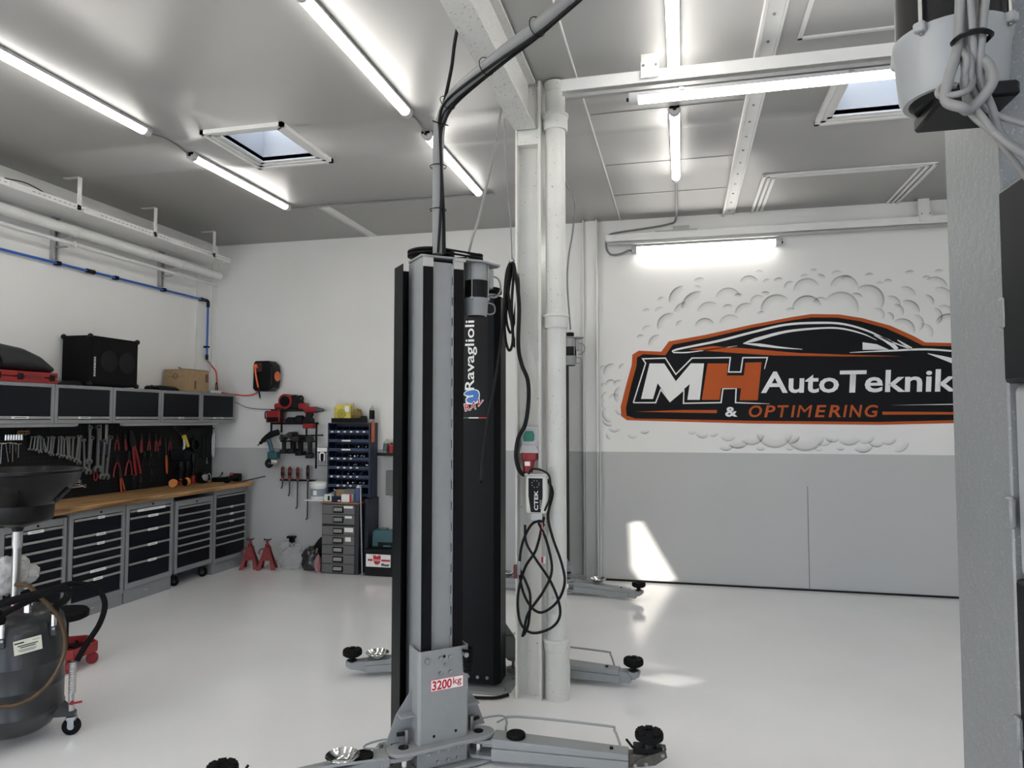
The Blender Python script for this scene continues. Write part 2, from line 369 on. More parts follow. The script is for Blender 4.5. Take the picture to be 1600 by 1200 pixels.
# supply rails
def rail(label, x0, x1, y, z, hang):
    t = thing('mounting_rail', label, 'rail', (0,0,0))
    m = MB().box(x0, x1, y-.035, y-.03, z, z+.07).box(x0, x1, y-.035, y+.035, z+.066, z+.07).box(x0, x1, y+.03, y+.035, z, z+.07); m.build('channel', M_white, t, bevel=.001)
    m = MB().box(x0+.03, x1, y-.022, y-.002, z-.035, z-.015).box(x0+.03, x1, y+.01, y+.022, z-.03, z-.01); m.build('conductor_bar', M_alu, t)
    for hx in hang:
        m = MB().box(hx-.05, hx+.05, y-.004, y+.004, z+.07, ZC).box(hx-.05, hx+.05, y-.05, y-.042, z+.02, z+.11); m.build('hanger', M_white, t)
        for e in (-.035, .035): MB().cyl((hx+e,y-.05,z+.09), (hx+e,y-.056,z+.09), .007, n=8).build('hanger_bolt', M_steel, t)
    return t
rail('white channel rail hanging from the ceiling right of the downpipe', -.66, 2.6, 4.02, 3.55, (-.15, 1.9))
rail('white channel rail along the top of the back wall over the mural', -.74, 3.6, 7.33, 3.485, (2.25,))
m = MB().box(-.24, .18, 7.36, 7.375, 3.56, 3.585).box(-.06, .10, 7.375, 7.39, 3.52, 3.63); tag(m.build('pull_bracket', M_alu), 'small silver bracket above the rail at the left end of the back wall light', 'bracket')
# cables between the lights
def cable(name, label, pts, r, m=None, smooth=6, n=6, parent=None, cat='cable', group=None):
    o = MB().tube(pts, r, n, smooth=smooth).build(name, m or M_cable, parent)
    if not parent: tag(o, label, cat, group)
    return o
cable('light_cable', 'thin grey cable linking the two battens over the workbench side', [(-3.69,4.27,ZC-.03),(-3.685,4.4,ZC-.008),(-3.69,4.55,ZC-.008),(-3.69,4.67,ZC-.03)], .006)
cable('light_cable', 'thin grey cable linking the two battens left of the roof beam', [(-1.765,4.41,ZC-.03),(-1.76,4.5,ZC-.008),(-1.765,4.62,ZC-.008),(-1.765,4.71,ZC-.03)], .006)
cable('light_cable', 'thin grey cable crossing the ceiling from corner batten towards the middle one', [(-3.69,6.13,ZC-.03),(-3.62,6.2,ZC-.008),(-3.3,6.2,ZC-.008),(-1.76,6.22,ZC-.008),(-1.765,6.17,ZC-.03)], .007)
cable('light_cable', 'grey cable looping from the ceiling batten down to the mural light', [(-.02,6.17,ZC-.03),(-.02,6.5,ZC-.016),(-.03,7.33,ZC-.04),(-.1,7.37,3.65),(-.35,7.38,3.62),(-.6,7.385,3.60),(-.72,7.385,3.57),(-.745,7.385,3.45),(-.70,7.38,3.37),(-.6,7.37,3.365),(-.50,7.34,3.395)], .011)
# ------------------------------------------------------------------ two-post lifts
def rounded_slab(x, y0, y1, r, n=8):
    """outline of a slab with rounded ends: centres at +-x"""
    pts = []
    yc = (y0 + y1) / 2; h = (y1 - y0) / 2
    for k in range(n+1):
        a = -PI/2 + PI*k/n; pts.append((x + math.cos(a)*h*1.1, yc + math.sin(a)*h))
    for k in range(n+1):
        a = PI/2 + PI*k/n; pts.append((-x + math.cos(a)*h*1.1, yc + math.sin(a)*h))
    return pts
def make_pad(parent, x, z, r=.064):
    m = MB().lathe([(.001,0),(r*.75,0),(r*.97,.010),(r,.016),(r,.034),(r*.95,.038),(.001,.038)], (x,0,z), 24)
    p = m.build('rubber_pad', M_rubber, parent)
    for k in range(8):
        a = 2*PI*k/8
        R = Matrix.Rotation(a, 3, 'Z')
        MB().cbox(V(x,0,z+.041) + R @ V(r*.62,0,0), (r*.62, r*.52, .008), R).build('pad_block', M_rubber, p, bevel=.002)
    return p
def make_arm(parent, piv, yaw, L, guard=True, scissor=False, disc=False):
    """arm along local +x from its pivot"""
    e = L - .10
    m = MB()
    y0, y1 = .060, .046
    def beam(x0, x1, w0, w1, z0a, z1a, z0b, z1b):
        m.add([(x0,-w0,z0a),(x0,w0,z0a),(x1,w1,z0b),(x1,-w1,z0b),(x0,-w0,z1a),(x0,w0,z1a),(x1,w1,z1b),(x1,-w1,z1b)],
              [(3,2,1,0),(4,5,6,7),(0,1,5,4),(1,2,6,5),(2,3,7,6),(3,0,4,7)])
    beam(.075, e-.02, .062, .052, .028, .085, .030, .072)
    beam(.075, e-.02, .056, .046, .085, .128, .072, .100)
    a = m.build('arm', M_liftgrey, parent, bevel=.004, seg=2)
    a.location = (piv[0], piv[1], 0); a.rotation_euler = (0, 0, yaw)
    m = MB().prism([(.10,-.05),(.10,.05)] + [(math.cos(q)*.052, math.sin(q)*.052) for q in [PI/2 + PI*k/10 for k in range(11)]], 'xy', .098, .116)
    m.build('hinge_lug', M_liftgrey, a, bevel=.003)
    m = MB().prism([(.10,-.05),(.10,.05)] + [(math.cos(q)*.05, math.sin(q)*.05) for q in [PI/2 + PI*k/10 for k in range(11)]], 'xy', .028, .044)
    m.build('hinge_lug', M_liftgrey, a, bevel=.003)
    m = MB().cyl((0,0,.03), (0,0,.118), .020, n=18); m.build('hinge_pin', M_chrome, a)
    # telescopic end
    m = MB().prism([(e-.05,.040),(e-.02,.033),(e+.075,.050),(e+.105,.070),(e+.105,.098),(e+.03,.098),(e-.05,.094)], 'xz', -.030, .030)
    m.build('arm_extension', M_liftgrey if not scissor else mat('greasy_steel', (0.10,0.095,0.085), 0.45, metal=0.7, var=0.3, vscale=25), a, bevel=.004)
    if scissor:
        mt = MATS['greasy_steel']
        for sy in (-.036, .036):
            m = MB().prism([(e-.01,.045),(e+.10,.060),(e+.155,.100),(e+.15,.125),(e+.13,.125),(e+.03,.085)], 'xz', sy-.004, sy+.004); m.build('side_link', mt, a, bevel=.001)
            for bx_, bz in ((e+.01,.055),(e+.06,.065),(e+.135,.110)):
                MB().cyl((bx_, sy-.010, bz), (bx_, sy+.010, bz), .009, n=10).build('link_bolt', M_steel, a)
        MB().box(e+.0, e+.135, -.032, .032, .105, .132).build('pad_carrier', M_black, a, bevel=.004)
        MB().cyl((e+.0,-.02,.125), (e-.03,-.03,.165), .006, n=8).build('release_lever', M_black, a)
        MB().cyl((e+.075,0,.13), (e+.075,0,.155), .034, .030, n=18).build('pad_stem', M_black, a)
        make_pad(a, e+.075, .155, .066)
    else:
        MB().cyl((e+.065,0,.095), (e+.065,0,.128), .018, n=14).build('pad_stem', M_black, a)
        MB().cyl((e+.065,0,.093), (e+.065,0,.103), .032, n=18).build('stem_collar', M_black, a)
        make_pad(a, e+.065, .126, .062)
        MB().prism([(e-.03,.028),(e+.045,.028),(e+.06,.045),(e+.03,.095),(e-.03,.10)], 'xz', -.042, -.034).build('end_cheek', M_liftgrey, a, bevel=.002)
    MB().cyl((e-.10,0,.10), (e-.10,0,.112), .009, n=12).build('stop_screw', M_black, a)
    if disc:
        MB().lathe([(.001,0),(.044,0),(.046,.006),(.046,.018),(.042,.022),(.03,.022),(.028,.019),(.001,.019)], (.185,0,.122), 24).build('rest_pad', M_rubber, a)
    if guard:
        MB().tube([(.12,.09,.06),(.12,.11,.14),(.16,.13,.165),(e-.13,.10,.165),(e-.09,.085,.155),(e-.06,.05,.10)], .006, 8, smooth=3).build('foot_guard', M_liftgrey, a)
    return a
def make_post(label, loc, th, arms, cover=True, top=True, sticker=False, brand=False, carriage=True, strips=True, H=2.44, mxy=(-.21,.035), paint=None, wires=True, msc=1.0):
    M_liftgrey = paint or globals()['M_liftgrey']
    t = thing('lift_post', label, 'car lift', loc, th)
    MB().prism([(-.19,-.26),(.19,-.26),(.24,-.2),(.24,.14),(-.24,.14),(-.24,-.2)], 'xy', 0, .014).build('base_plate', M_liftgrey, t, bevel=.003)
    for ax, ay in ((-.2,-.2),(.2,-.2),(-.21,.0),(.21,.0)):
        MB().cyl((ax,ay,.014), (ax,ay,.032), .012, n=6).build('anchor_bolt', M_steel, t)
    c = .105; w = .008
    prof = [(-c,-c),(c,-c),(c,c),(.052,c),(.052,c-w),(c-w,c-w),(c-w,-c+w),(-c+w,-c+w),(-c+w,c-w),(-.052,c-w),(-.052,c),(-c,c)]
    MB().prism(prof, 'xy', .014, H).build('column', M_liftgrey, t, bevel=.003)
    for s in (-1, 1) if strips else ():
        MB().box(s*.054, s*.106, c, c+.006, .2, H-.05).build('slide_strip', M_rubber, t, bevel=.0015)
        MB().box(s*.054, s*.106, c, c+.008, H-.05, H-.006).build('strip_clamp', M_alu, t, bevel=.0015)
    sc = MB().box(-.051, .051, c-.016, c-.012, .2, H-.02).build('screw_cover', M_liftgrey, t)
    for k in range(22):
        MB().box(-.051, -.047, c-.013, c-.004, .25+k*.1, .25+k*.1+.06).build('cover_clip', M_alu, sc)
    if cover:
        cp = [(-.165,-.02),(-.165,-.15),(-.130,-.19),(.130,-.19),(.165,-.15),(.165,-.02)]
        inn = [(x*.982 if abs(x) > .14 else x*.985, y if y > -.1 else y+.003) for x, y in cp]
        MB().prism(cp + inn[::-1], 'xy', .035, H-.02).build('rear_cover', M_liftdark, t, smooth=25)
        for bx_ in (-.09, -.03, .03, .09):
            MB().cyl((bx_, -.19, .075), (bx_, -.194, .075), .010, n=10).build('cover_screw', M_steel, t)
    if top:
        plate = [(.10,-.11),(.115,-.08),(.115,.10),(-.20,.115),(-.335,.06),(-.345,.02),(-.29,-.09),(-.14,-.11)]
        if mxy[1] < -.05: plate = [(.115,-.08),(.115,.10),(-.115,.10),(mxy[0]-.08,mxy[1]+.05),(mxy[0]-.08,mxy[1]-.06),(mxy[0]+.06,mxy[1]-.08)]
        MB().prism(plate, 'xy', H, H+.010).build('top_plate', M_liftgrey, t, bevel=.002)
        MB().box(-.115, -.055, c, c+.014, H-.012, H+.004).build('plate_lug', M_alu, t, bevel=.002)
        px_, py_ = .015, -.02
        pl = MB().lathe([(.001,0),(.112,0),(.118,.004),(.118,.013),(.110,.017),(.118,.021),(.118,.031),(.112,.035),(.06,.035),(.055,.028),(.001,.028)], (px_, py_, H+.022), 36).build('drive_pulley', M_black, t)
        MB().cyl((px_, py_, H+.03), (px_, py_, H+.07), .014, n=6).build('pulley_nut', M_steel, pl)
        MB().cyl((mxy[0], mxy[1]-.005, H+.01), (mxy[0], mxy[1]-.005, H+.055), .034, n=20).build('motor_pulley', M_black, t)
        # belt loop around both pulleys
        d = V(mxy[0]-px_, mxy[1]-.005-py_, 0); ang = math.atan2(d.y, d.x); D = d.length; be = math.acos((.120-.036)/D)
        loop = [(px_ + .120*math.cos(ang+a), py_ + .120*math.sin(ang+a)) for a in [be + (2*PI-2*be)*k/20 for k in range(21)]]
        loop += [(mxy[0] + .036*math.cos(ang+a), mxy[1]-.005 + .036*math.sin(ang+a)) for a in [-be + 2*be*k/10 for k in range(11)]]
        m = MB(); n = len(loop)
        for zz in (H+.026, H+.043):
            for i in range(n):
                p0, p1 = loop[i], loop[(i+1) % n]
                m.add([(*p0,zz),(*p1,zz),(*p1,zz+.010),(*p0,zz+.010)], [(0,1,2,3)])
        b = m.build('drive_belt', M_rubber, t); sd_ = b.modifiers.new('thick', 'SOLIDIFY'); sd_.thickness = .003
        mx, my = mxy
        mo = MB().cyl((mx,my,H-.002), (mx,my,H-.085), .059*msc, n=32).build('motor', MATS['lift_grey_paint'], t)
        MB().cyl((mx,my,H-.085), (mx,my,H-.175), .0585*msc, n=32).build('motor_stator', M_black, mo)
        MB().lathe([(r*msc, z) for r, z in ((.001,-.265),(.052,-.265),(.056,-.255),(.061,-.19),(.063,-.186),(.063,-.175),(.001,-.175))], (mx,my,H), 32).build('motor_cap', MATS['lift_grey_paint'], mo)
        MB().cyl((mx,my,H-.265), (mx,my,H-.272), .046*msc, .04*msc, n=24).build('motor_base', M_black, mo)
        if not wires: MB().box(mx-.035, mx+.062, my-.06, my+.055, H-.288, H-.266).build('motor_box', M_black, mo, bevel=.004)
        for k in range(4):
            a = PI/4 + k*PI/2; q = V(mx + .064*msc*math.cos(a), my + .064*msc*math.sin(a), 0)
            MB().cyl(q + V(0,0,H-.005), q + V(0,0,H-.19), .003, n=6).build('tie_rod', M_steel, mo)
            MB().cbox(q + V(0,0,H-.18), (.016,.016,.014), Matrix.Rotation(a, 3, 'Z')).build('rod_lug', MATS['lift_grey_paint'], mo, bevel=.002)
        if wires:
            MB().box(mx-.085, mx-.055, my-.03, my+.03, H-.12, H-.02).build('terminal_box', M_liftgrey, mo, bevel=.004)
            MB().tube([(mx-.085,my,H-.05),(mx-.125,my,H-.06),(mx-.14,my,H-.11),(mx-.115,my,H-.155),(mx-.075,my,H-.16)], .005, 8, smooth=5).build('motor_cable', M_cable, mo)
            MB().tube([(mx-.065,my,H-.19),(mx-.10,my,H-.20),(mx-.105,my,H-.235),(mx-.08,my,H-.25),(mx-.055,my,H-.245)], .004, 8, smooth=5).build('motor_cable', M_cable, mo)
    if carriage:
        y0, y1 = .01, .140
        ca = MB().prism([(-.128,y0),(-.128,y1-.012),(-.116,y1),(.116,y1),(.128,y1-.012),(.128,y0),(.122,y0),(.122,y1-.014),(.112,y1-.006),(-.112,y1-.006),(-.122,y1-.014),(-.122,y0)], 'xy', .03, .565).build('carriage', M_liftgrey, t, smooth=30)
        MB().prism(rounded_slab(.195, .05, .185, .06), 'xy', .120, .138).build('arm_plate', M_liftgrey, ca, bevel=.004)
        MB().prism(rounded_slab(.195, .05, .185, .06), 'xy', .010, .026).build('arm_plate', M_liftgrey, ca, bevel=.004)
        for s in (-1, 1):
            MB().cyl((s*.19,.115,.138), (s*.19,.115,.141), .024, n=20).build('pivot_cap', M_black, ca)
            MB().prism([(s*.128,.138),(s*.255,.138),(s*.205,.265),(s*.128,.37)], 'xz', .045, .052).build('gusset', M_liftgrey, ca)
            MB().box(s*.128, s*.20, .045, .105, .262, .270).build('gusset_shelf', M_liftgrey, ca)
            MB().cyl((s*.165,.085,.139), (s*.165,.085,.205), .012, n=12).build('lock_pin', M_steel, ca)
            MB().cyl((s*.165,.085,.185), (s*.21,.075,.185), .009, n=10).build('lock_knob', M_black, ca)
            MB().tube([(s*.20,.05,.15),(s*.26,.03,.155),(s*.34,.04,.155),(s*.36,.07,.152),(s*.30,.10,.152)], .0045, 8, smooth=3).build('release_rod', M_liftgrey, ca)
        for bx_, bz, r in ((.085,.52,.013),(.02,.525,.009),(-.03,.525,.009),(-.005,.495,.006),(.02,.455,.009),(-.03,.455,.009),(.08,.095,.008),(.03,.10,.008),(-.02,.10,.008),(-.07,.10,.008),(.03,.05,.008),(-.02,.05,.008),(-.07,.05,.008)):
            MB().cyl((bx_,y1,bz), (bx_,y1+.008,bz), r, n=12).build('bolt', M_steel, ca)
        for bx_, bz in ((.0,.53),(.05,.17),(-.06,.175)):
            MB().cyl((bx_,y1-.001,bz), (bx_,y1+.001,bz), .007, n=12).build('hole', M_black, ca)
        r_ = MB()
        prof = []
        for k in range(11): prof += [(.030 - k*.0008, -.011*k), (.024 - k*.0006, -.011*k-.0055)]
        r_.lathe(prof, (-.118, y1+.004, .555), 16)
        bu = r_.build('rubber_bumper', M_rubber, ca)
        MB().cyl((-.10,y1,.53), (-.10,y1+.034,.53), .012, n=12).build('bumper_bolt', M_steel, bu)
        if sticker:
            st = MB().box(-.098, .068, y1, y1+.001, .375, .430).build('load_sticker', M_redink, ca)
            MB().box(-.096, .066, y1+.001, y1+.0016, .377, .428).build('sticker_field', M_paper, st)
            text('sticker_number', '3200', M_redink, st, (.062, y1+.002, .380), (-1,0,0), (0,0,1), .100, .044, bold=.03, shear=.05)
            text('sticker_unit', 'kg', M_redink, st, (-.044, y1+.002, .384), (-1,0,0), (0,0,1), .044, .041, bold=.012)
        for args in arms: make_arm(t, *args[0], **args[1])
    if brand:
        y = -.19
        ba = MB().box(-.093, .093, y-.0012, y, 1.66, 2.40).build('brand_banner', M_black, t)
        text('brand_name', 'Ravaglioli', M_paper, ba, (.022, y-.0018, 1.832), (0,0,1), (-1,0,0), .438, .078, bold=.012)
        MB().box(-.095, -.032, y-.0014, y, 1.655, 1.662).build('flag_stripe', mat('flag_green', (0.02,0.16,0.05), 0.5), ba)
        MB().box(-.032, .032, y-.0014, y, 1.655, 1.662).build('flag_stripe', M_paper, ba)
        MB().box(.032, .095, y-.0014, y, 1.655, 1.662).build('flag_stripe', M_redink, ba)
        bl = mat('logo_blue', (0.03,0.16,0.50), 0.45)
        def blob(name, pts, mt, off):
            m = MB(); P = spline([V(p[0], 0, p[1]) for p in pts], 5, True); P2 = [(q.x, q.z) for q in P]
            m.prism(P2, 'xz', y-off, y-off+.0004); return m.build(name, mt, ba)
        blob('logo_rim', [(-.066,1.805),(-.046,1.828),(.0,1.838),(.034,1.826),(.04,1.79),(.026,1.752),(-.012,1.742),(-.046,1.748),(-.052,1.775),(-.045,1.79)], M_paper, .0018)
        blob('logo_swoosh', [(-.060,1.806),(-.044,1.823),(.0,1.832),(.028,1.822),(.034,1.79),(.020,1.760),(-.008,1.75),(-.038,1.756),(-.046,1.772),(-.03,1.786),(-.004,1.79),(-.004,1.80),(-.03,1.797)], bl, .0022)
        for i, (chx, chz, an) in enumerate(((-.052,1.700,12),(-.020,1.718,-6),(.014,1.738,-20))):
            a = math.radians(an); xd = V(math.cos(a),0,math.sin(a)); zd = V(-math.sin(a),0,math.cos(a))
            text('logo_letter', 'RAV'[i], M_paper, ba, V(chx-.003,y-.0024,chz-.003), xd, zd, .042, .050, bold=.07, thick=.0)
            text('logo_letter', 'RAV'[i], M_redink, ba, V(chx,y-.0028,chz), xd, zd, .035, .043, bold=.02, thick=.0)
    return t
AZ = math.radians(139)
front_post = make_post('light grey lift post with 3200 kg sticker, nearest post in the middle', (-1.195, 3.355, 0), -AZ,
    [(((-.19,.115), math.radians(-131), .84), dict(scissor=True, disc=True)), (((.19,.115), math.radians(4), .80), dict(scissor=True, disc=True))], sticker=True)
# aim the arms in the world: the right one towards the open bay, the left one towards the viewer
def aim(post, idx, wx, wy):
    a = [c for c in kids(post) if c.name.split('.')[0] == 'arm'][idx]
    p = Matrix.Rotation(post.rotation_euler.z, 3, 'Z') @ a.location + post.location
    a.rotation_euler.z = math.atan2(wy - p.y, wx - p.x) - post.rotation_euler.z
aim(front_post, 0, -.2, 3.44); aim(front_post, 1, -1.95, 2.66)
rear_post = make_post('charcoal covered lift post with lettering, behind the light grey post', (-1.26, 4.445, 0), 0,
    [(((.19,.115), 0, .80), {}), (((-.19,.115), PI, .72), dict(guard=False))], brand=True)
aim(rear_post, 0, -.36, 4.53); aim(rear_post, 1, -2.08, 4.29)
mate_post = make_post('far lift post hidden behind the white column, only motor and arms showing', (-1.255, 6.88, 0), PI,
    [(((-.19,.115), 0, .72), dict(guard=False)), (((.19,.115), 0, .8), dict(guard=False))])
aim(mate_post, 0, -.41, 6.63); aim(mate_post, 1, -2.2, 6.78)
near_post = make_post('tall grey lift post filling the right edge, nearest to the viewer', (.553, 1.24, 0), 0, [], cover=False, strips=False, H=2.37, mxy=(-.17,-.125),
    paint=speckle_mat('lift_hammered_grey_dimmed', (0.165,0.175,0.18), (0.24,0.25,0.25), 0.36, 260, .64), wires=False, msc=1.2)  # speckled finish, base colour darkened to offset strong light on this post
t = near_post
# dark enclosure with stepped lower section on the near post
bx = MB().prism([(-.095,-.30),(.095,-.30),(.11,-.285),(.11,-.106),(-.11,-.106),(-.11,-.285)], 'xy', 1.70, 1.975).build('control_enclosure', M_liftdark, t, bevel=.006, seg=2)
MB().box(-.100, .10, -.25, -.106, 1.43, 1.70).build('grey_panel', M_liftgrey, t, bevel=.012, seg=2)
MB().box(-.105, .105, -.28, -.106, .3, 1.43).build('lower_enclosure', M_liftdark, t, bevel=.006, seg=2)
for zc in (2.1, 1.80, 1.52, 1.22, .95): MB().box(-.112, -.103, -.118, -.098, zc-.022, zc+.022).build('cover_clip', MATS['lift_hammered_grey_dimmed'], t, bevel=.003)
# grey cable coil tied beside the near motor
coil = thing('cable_coil', 'bundle of grey cables tied in loops beside the near motor', 'cable coil', (.36, .985, 2.13), math.radians(13.4))
def cl(L): return [((p-1550)*.00081, .012*math.sin(i*1.7+p), -(q-45)*.00081) for i, (p, q) in enumerate(L)]
M_lcab = mat('light_grey_cable', (0.17,0.17,0.168), 0.5, var=.05)
for r, L in ((.0095, [(1532,-60),(1540,45),(1520,100),(1512,140),(1525,160),(1550,155),(1572,125),(1575,90),(1558,45),(1565,-60)]),
    (.006, [(1545,-60),(1548,45),(1562,90),(1550,120),(1525,138),(1508,130),(1512,115),(1535,112)]),
    (.007, [(1555,-60),(1552,45),(1545,90),(1555,150),(1580,195),(1605,225),(1660,260)]),
    (.0075, [(1575,-60),(1562,45),(1570,100),(1585,150),(1610,200),(1660,240)]),
    (.006, [(1590,-60),(1570,20),(1556,45),(1550,80),(1560,120),(1590,160),(1640,190)]),
    (.006, [(1540,-60),(1546,45),(1542,80),(1548,120),(1570,180),(1600,220),(1650,270)])):
    MB().tube(cl(L), r*.68, 10, smooth=6).build('cable_loop', M_lcab, coil)
MB().lathe([(.020,-.004),(.024,0),(.020,.004)], (.003,0,0), 16).build('cable_tie', M_black, coil)
# ------------------------------------------------------------------ workbench wall (left)
# --- drawer cabinets
XF = -4.85
M_cabsilver = mat('drawer_handle_silver', (0.40,0.40,0.39), 0.35, metal=0.6)
def drawer_cabinet(label, y0, y1, z0, z1, hs, tags, plinth=True, casters=False, lock=True):
    t = thing('drawer_cabinet', label, 'cabinet', (XF, (y0+y1)/2, 0), 0, 'drawer cabinets under the worktop')
    h = (y1-y0)/2 - .003; d = .50; e = .035; zt = z1 - .055; zb = z0 + .045
    m = MB().box(-d, 0, -h, -h+e, z0, z1).box(-d, 0, h-e, h, z0, z1).box(-d, 0, -h+e, h-e, zt, z1).box(-d, 0, -h+e, h-e, z0, zb).box(-d, -d+.01, -h+e, h-e, zb, zt)
    m.build('body', M_cabgrey, t, bevel=.002)
    tot = sum(hs); z = zt - .004; sc = (zt - zb - .006) / tot
    for i, hh in enumerate(hs):
        q = hh * sc
        dr = MB().box(-.42, -.008, -h+e+.003, h-e-.003, z-q+.003, z-.002).build('drawer', M_cabdark, t, bevel=.0015)
        MB().prism([(-.008,z-.004),(.004,z-.003),(.007,z-.010),(.006,z-.020),(.001,z-.022),(.001,z-.012),(-.008,z-.012)], 'xz', -h+e+.006, h-e-.006).build('drawer_handle', M_cabsilver, dr)
        if i in tags:
            w, off = tags[i]
            lb = MB().box(.0072, .0082, off-w/2, off+w/2, z-.025, z-.001).build('label_strip', M_paper, dr)
            MB().box(.0082, .0085, off-w*.28, off+w*.28, z-.0150, z-.0115).build('label_print', mat('grey_print', (0.12,0.12,0.12), 0.7), lb)
        z -= q
    if lock: MB().cyl((0,.02,z1-.03), (.006,.02,z1-.03), .009, n=12).build('lock', M_black, t)
    if plinth:
        MB().box(-d, -.012, -h, h, 0, z0).build('plinth', M_cabgrey, t, bevel=.002)
        MB().box(-.0125, -.0105, -.05, -.015, z0*.5, z0*.5+.012).build('plinth_badge', M_alu, t)
    if casters:
        for cy in (-h+.07, h-.07):
            for cx in (-.06, -d+.08):
                fk = MB().box(cx-.03, cx+.03, cy-.022, cy+.022, z0-.008, z0).box(cx-.022, cx+.018, cy-.020, cy-.016, .035, z0).box(cx-.022, cx+.018, cy+.016, cy+.020, .035, z0).build('caster_fork', M_steel, t)
                MB().lathe([(.010,-.012),(.04,-.014),(.05,-.010),(.05,.010),(.04,.014),(.010,.012)], (cx,cy,.05), 20, axis=(0,1,0)).build('caster_wheel', M_rubber, fk)
                MB().cyl((cx,cy-.0165,.05), (cx,cy+.0165,.05), .022, n=14).build('wheel_hub', M_alu, fk)
    return t
T1 = (.10, 0)
drawer_cabinet('mobile drawer cabinet behind the oil drainer, first from the left', 4.22, 4.81, .13, .855, [.075]*6 + [.12], {0: (.14,.0), 5: (.10,-.1)}, plinth=False, casters=True)
drawer_cabinet('fixed seven-drawer cabinet, second from the left under the worktop', 4.83, 5.43, .10, .885, [.125,.068,.066,.066,.066,.062,.145], {0: (.07,.02), 1: (.10,.02), 2: (.08,.02), 5: (.17,.0), 6: (.10,.0)})
drawer_cabinet('five-drawer cabinet with wide labels, in the middle of the row', 5.44, 6.05, .13, .885, [.055,.11,.12,.125,.15], {0: (.36,.0), 1: (.13,.02), 2: (.13,.02), 3: (.12,.02), 4: (.11,.02)})
drawer_cabinet('lower roll cabinet on casters, second from the right', 6.08, 6.66, .135, .84, [.062]*6 + [.125], {}, plinth=False, casters=True)
drawer_cabinet('rightmost drawer cabinet beside the red jack stands', 6.67, 7.27, .11, .885, [.10,.062,.062,.062,.062,.062,.125], {1: (.05,0), 2: (.06,0), 3: (.07,0)}, lock=False)
for y0, y1, lab in ((2.6, 5.42, 'long oak worktop section running behind the black funnel'), (5.42, 7.30, 'oak worktop section ending near the back corner')):
    tag(MB().box(-5.385, -4.80, y0+.001, y1-.001, .889, .934).build('worktop', M_wood, bevel=.004, seg=2), lab, 'worktop')
# --- upper cabinets
M_flap = mat('flap_dark_enamel', (0.007,0.008,0.011), 0.32, spec=0.18)
ub = [3.62, 4.235, 4.85, 5.47, 6.09, 6.70, 7.30]
un = ['leftmost, cut by the picture edge', 'under the red case', 'under the black loudspeaker', 'between loudspeaker and cardboard box', 'below the cardboard box', 'at the right end of the row']
for i in range(6):
    y0, y1 = ub[i], ub[i+1]; c = (y0+y1)/2; h = (y1-y0)/2 - .0025
    t = thing('wall_cabinet', 'grey wall cabinet with dark flap door, ' + un[i], 'cabinet', (-5.055, c, 1.615), 0, 'wall cabinets above the pegboard')
    e = .03; H = .325
    m = MB().box(-.33, 0, -h, -h+e, 0, H).box(-.33, 0, h-e, h, 0, H).box(-.33, 0, -h+e, h-e, H-.028, H).box(-.33, 0, -h+e, h-e, 0, .03).box(-.33, -.32, -h+e, h-e, .03, H-.028)
    m.build('body', M_cabgrey, t, bevel=.002)
    fl_ = MB().box(-.012, -.004, -h+e+.003, h-e-.003, .062, H-.031).build('flap_door', M_flap, t, bevel=.0015)
    MB().box(-.014, .004, -h+e+.003, h-e-.003, .036, .058).build('flap_handle', M_cabsilver, fl_, bevel=.002)
    if i in (1,2,4,5):
        lw = (.0,.15,.13,.0,.08,.17)[i]
        lb = MB().box(.004, .005, -lw/2-.01, lw/2-.01, .038, .057).build('label_strip', M_paper, fl_)
        MB().box(.005, .0054, -lw*.38, lw*.3, .044, .051).build('label_print', mat('grey_print', (0.12,0.12,0.12), 0.7), lb)
for y0, y1, lab in ((3.9, 5.13, 'slim light bar under the wall cabinets, left one'), (5.66, 7.05, 'slim light bar under the wall cabinets, right one')):
    t = thing('light_bar', lab, 'light bar', (-5.12, (y0+y1)/2, 1.612)); L = (y1-y0)/2
    MB().prism([(-.03,0),(.03,0),(.03,-.008),(.018,-.024),(-.018,-.024),(-.03,-.008)], 'xz', -L, L).build('housing', M_lampgrey, t)
    MB().box(-.016, .016, -L+.03, L-.03, -.026, -.024).build('diffuser', M_white, t)
# --- pegboard
M_peg = mat('pegboard_black', (0.005,0.0055,0.0065), 0.5, spec=0.25)
pb = thing('pegboard', 'black perforated tool board between worktop and wall cabinets', 'pegboard', (0,0,0))
for k, (a, b) in enumerate(((2.6,4.35),(4.352,5.10),(5.102,5.85),(5.852,6.60),(6.602,7.335))):
    MB().box(-5.392, -5.372, a, b, .94, 1.612).build('board_panel', M_peg, pb, bevel=.002)
m = MB()
for iy in range(int((7.33-4.4)/.04)):
    for iz in range(16):
        y, z = 4.4+iy*.04, .97+iz*.04; m.add([(-5.3715,y-.005,z-.005),(-5.3715,y+.005,z-.005),(-5.3715,y+.005,z+.005),(-5.3715,y-.005,z+.005)], [(0,1,2,3)])
m.build('hole_grid', M_ink, pb)['kind'] = 'stuff'
XP = -5.352
def ring2d(m, cy, cz, ro, ri, t, n=14, a0=0, a1=2*PI):
    full = abs(a1-a0-2*PI) < 1e-4
    vs = []; k = n if full else n+1
    for i in range(k):
        a = a0 + (a1-a0)*i/n
        for r in (ro, ri):
            for x in (-t/2, t/2): vs.append((x, cy+r*math.cos(a), cz+r*math.sin(a)))
    fs = []
    for i in range(n):
        p = i*4; q = ((i+1) % k)*4
        fs += [(p,q,q+1,p+1), (p+2,p+3,q+3,q+2), (p,p+2,q+2,q), (p+1,q+1,q+3,p+3)]
    if not full: fs += [(0,1,3,2), (4*n,4*n+2,4*n+3,4*n+1)]
    m.add(vs, fs)
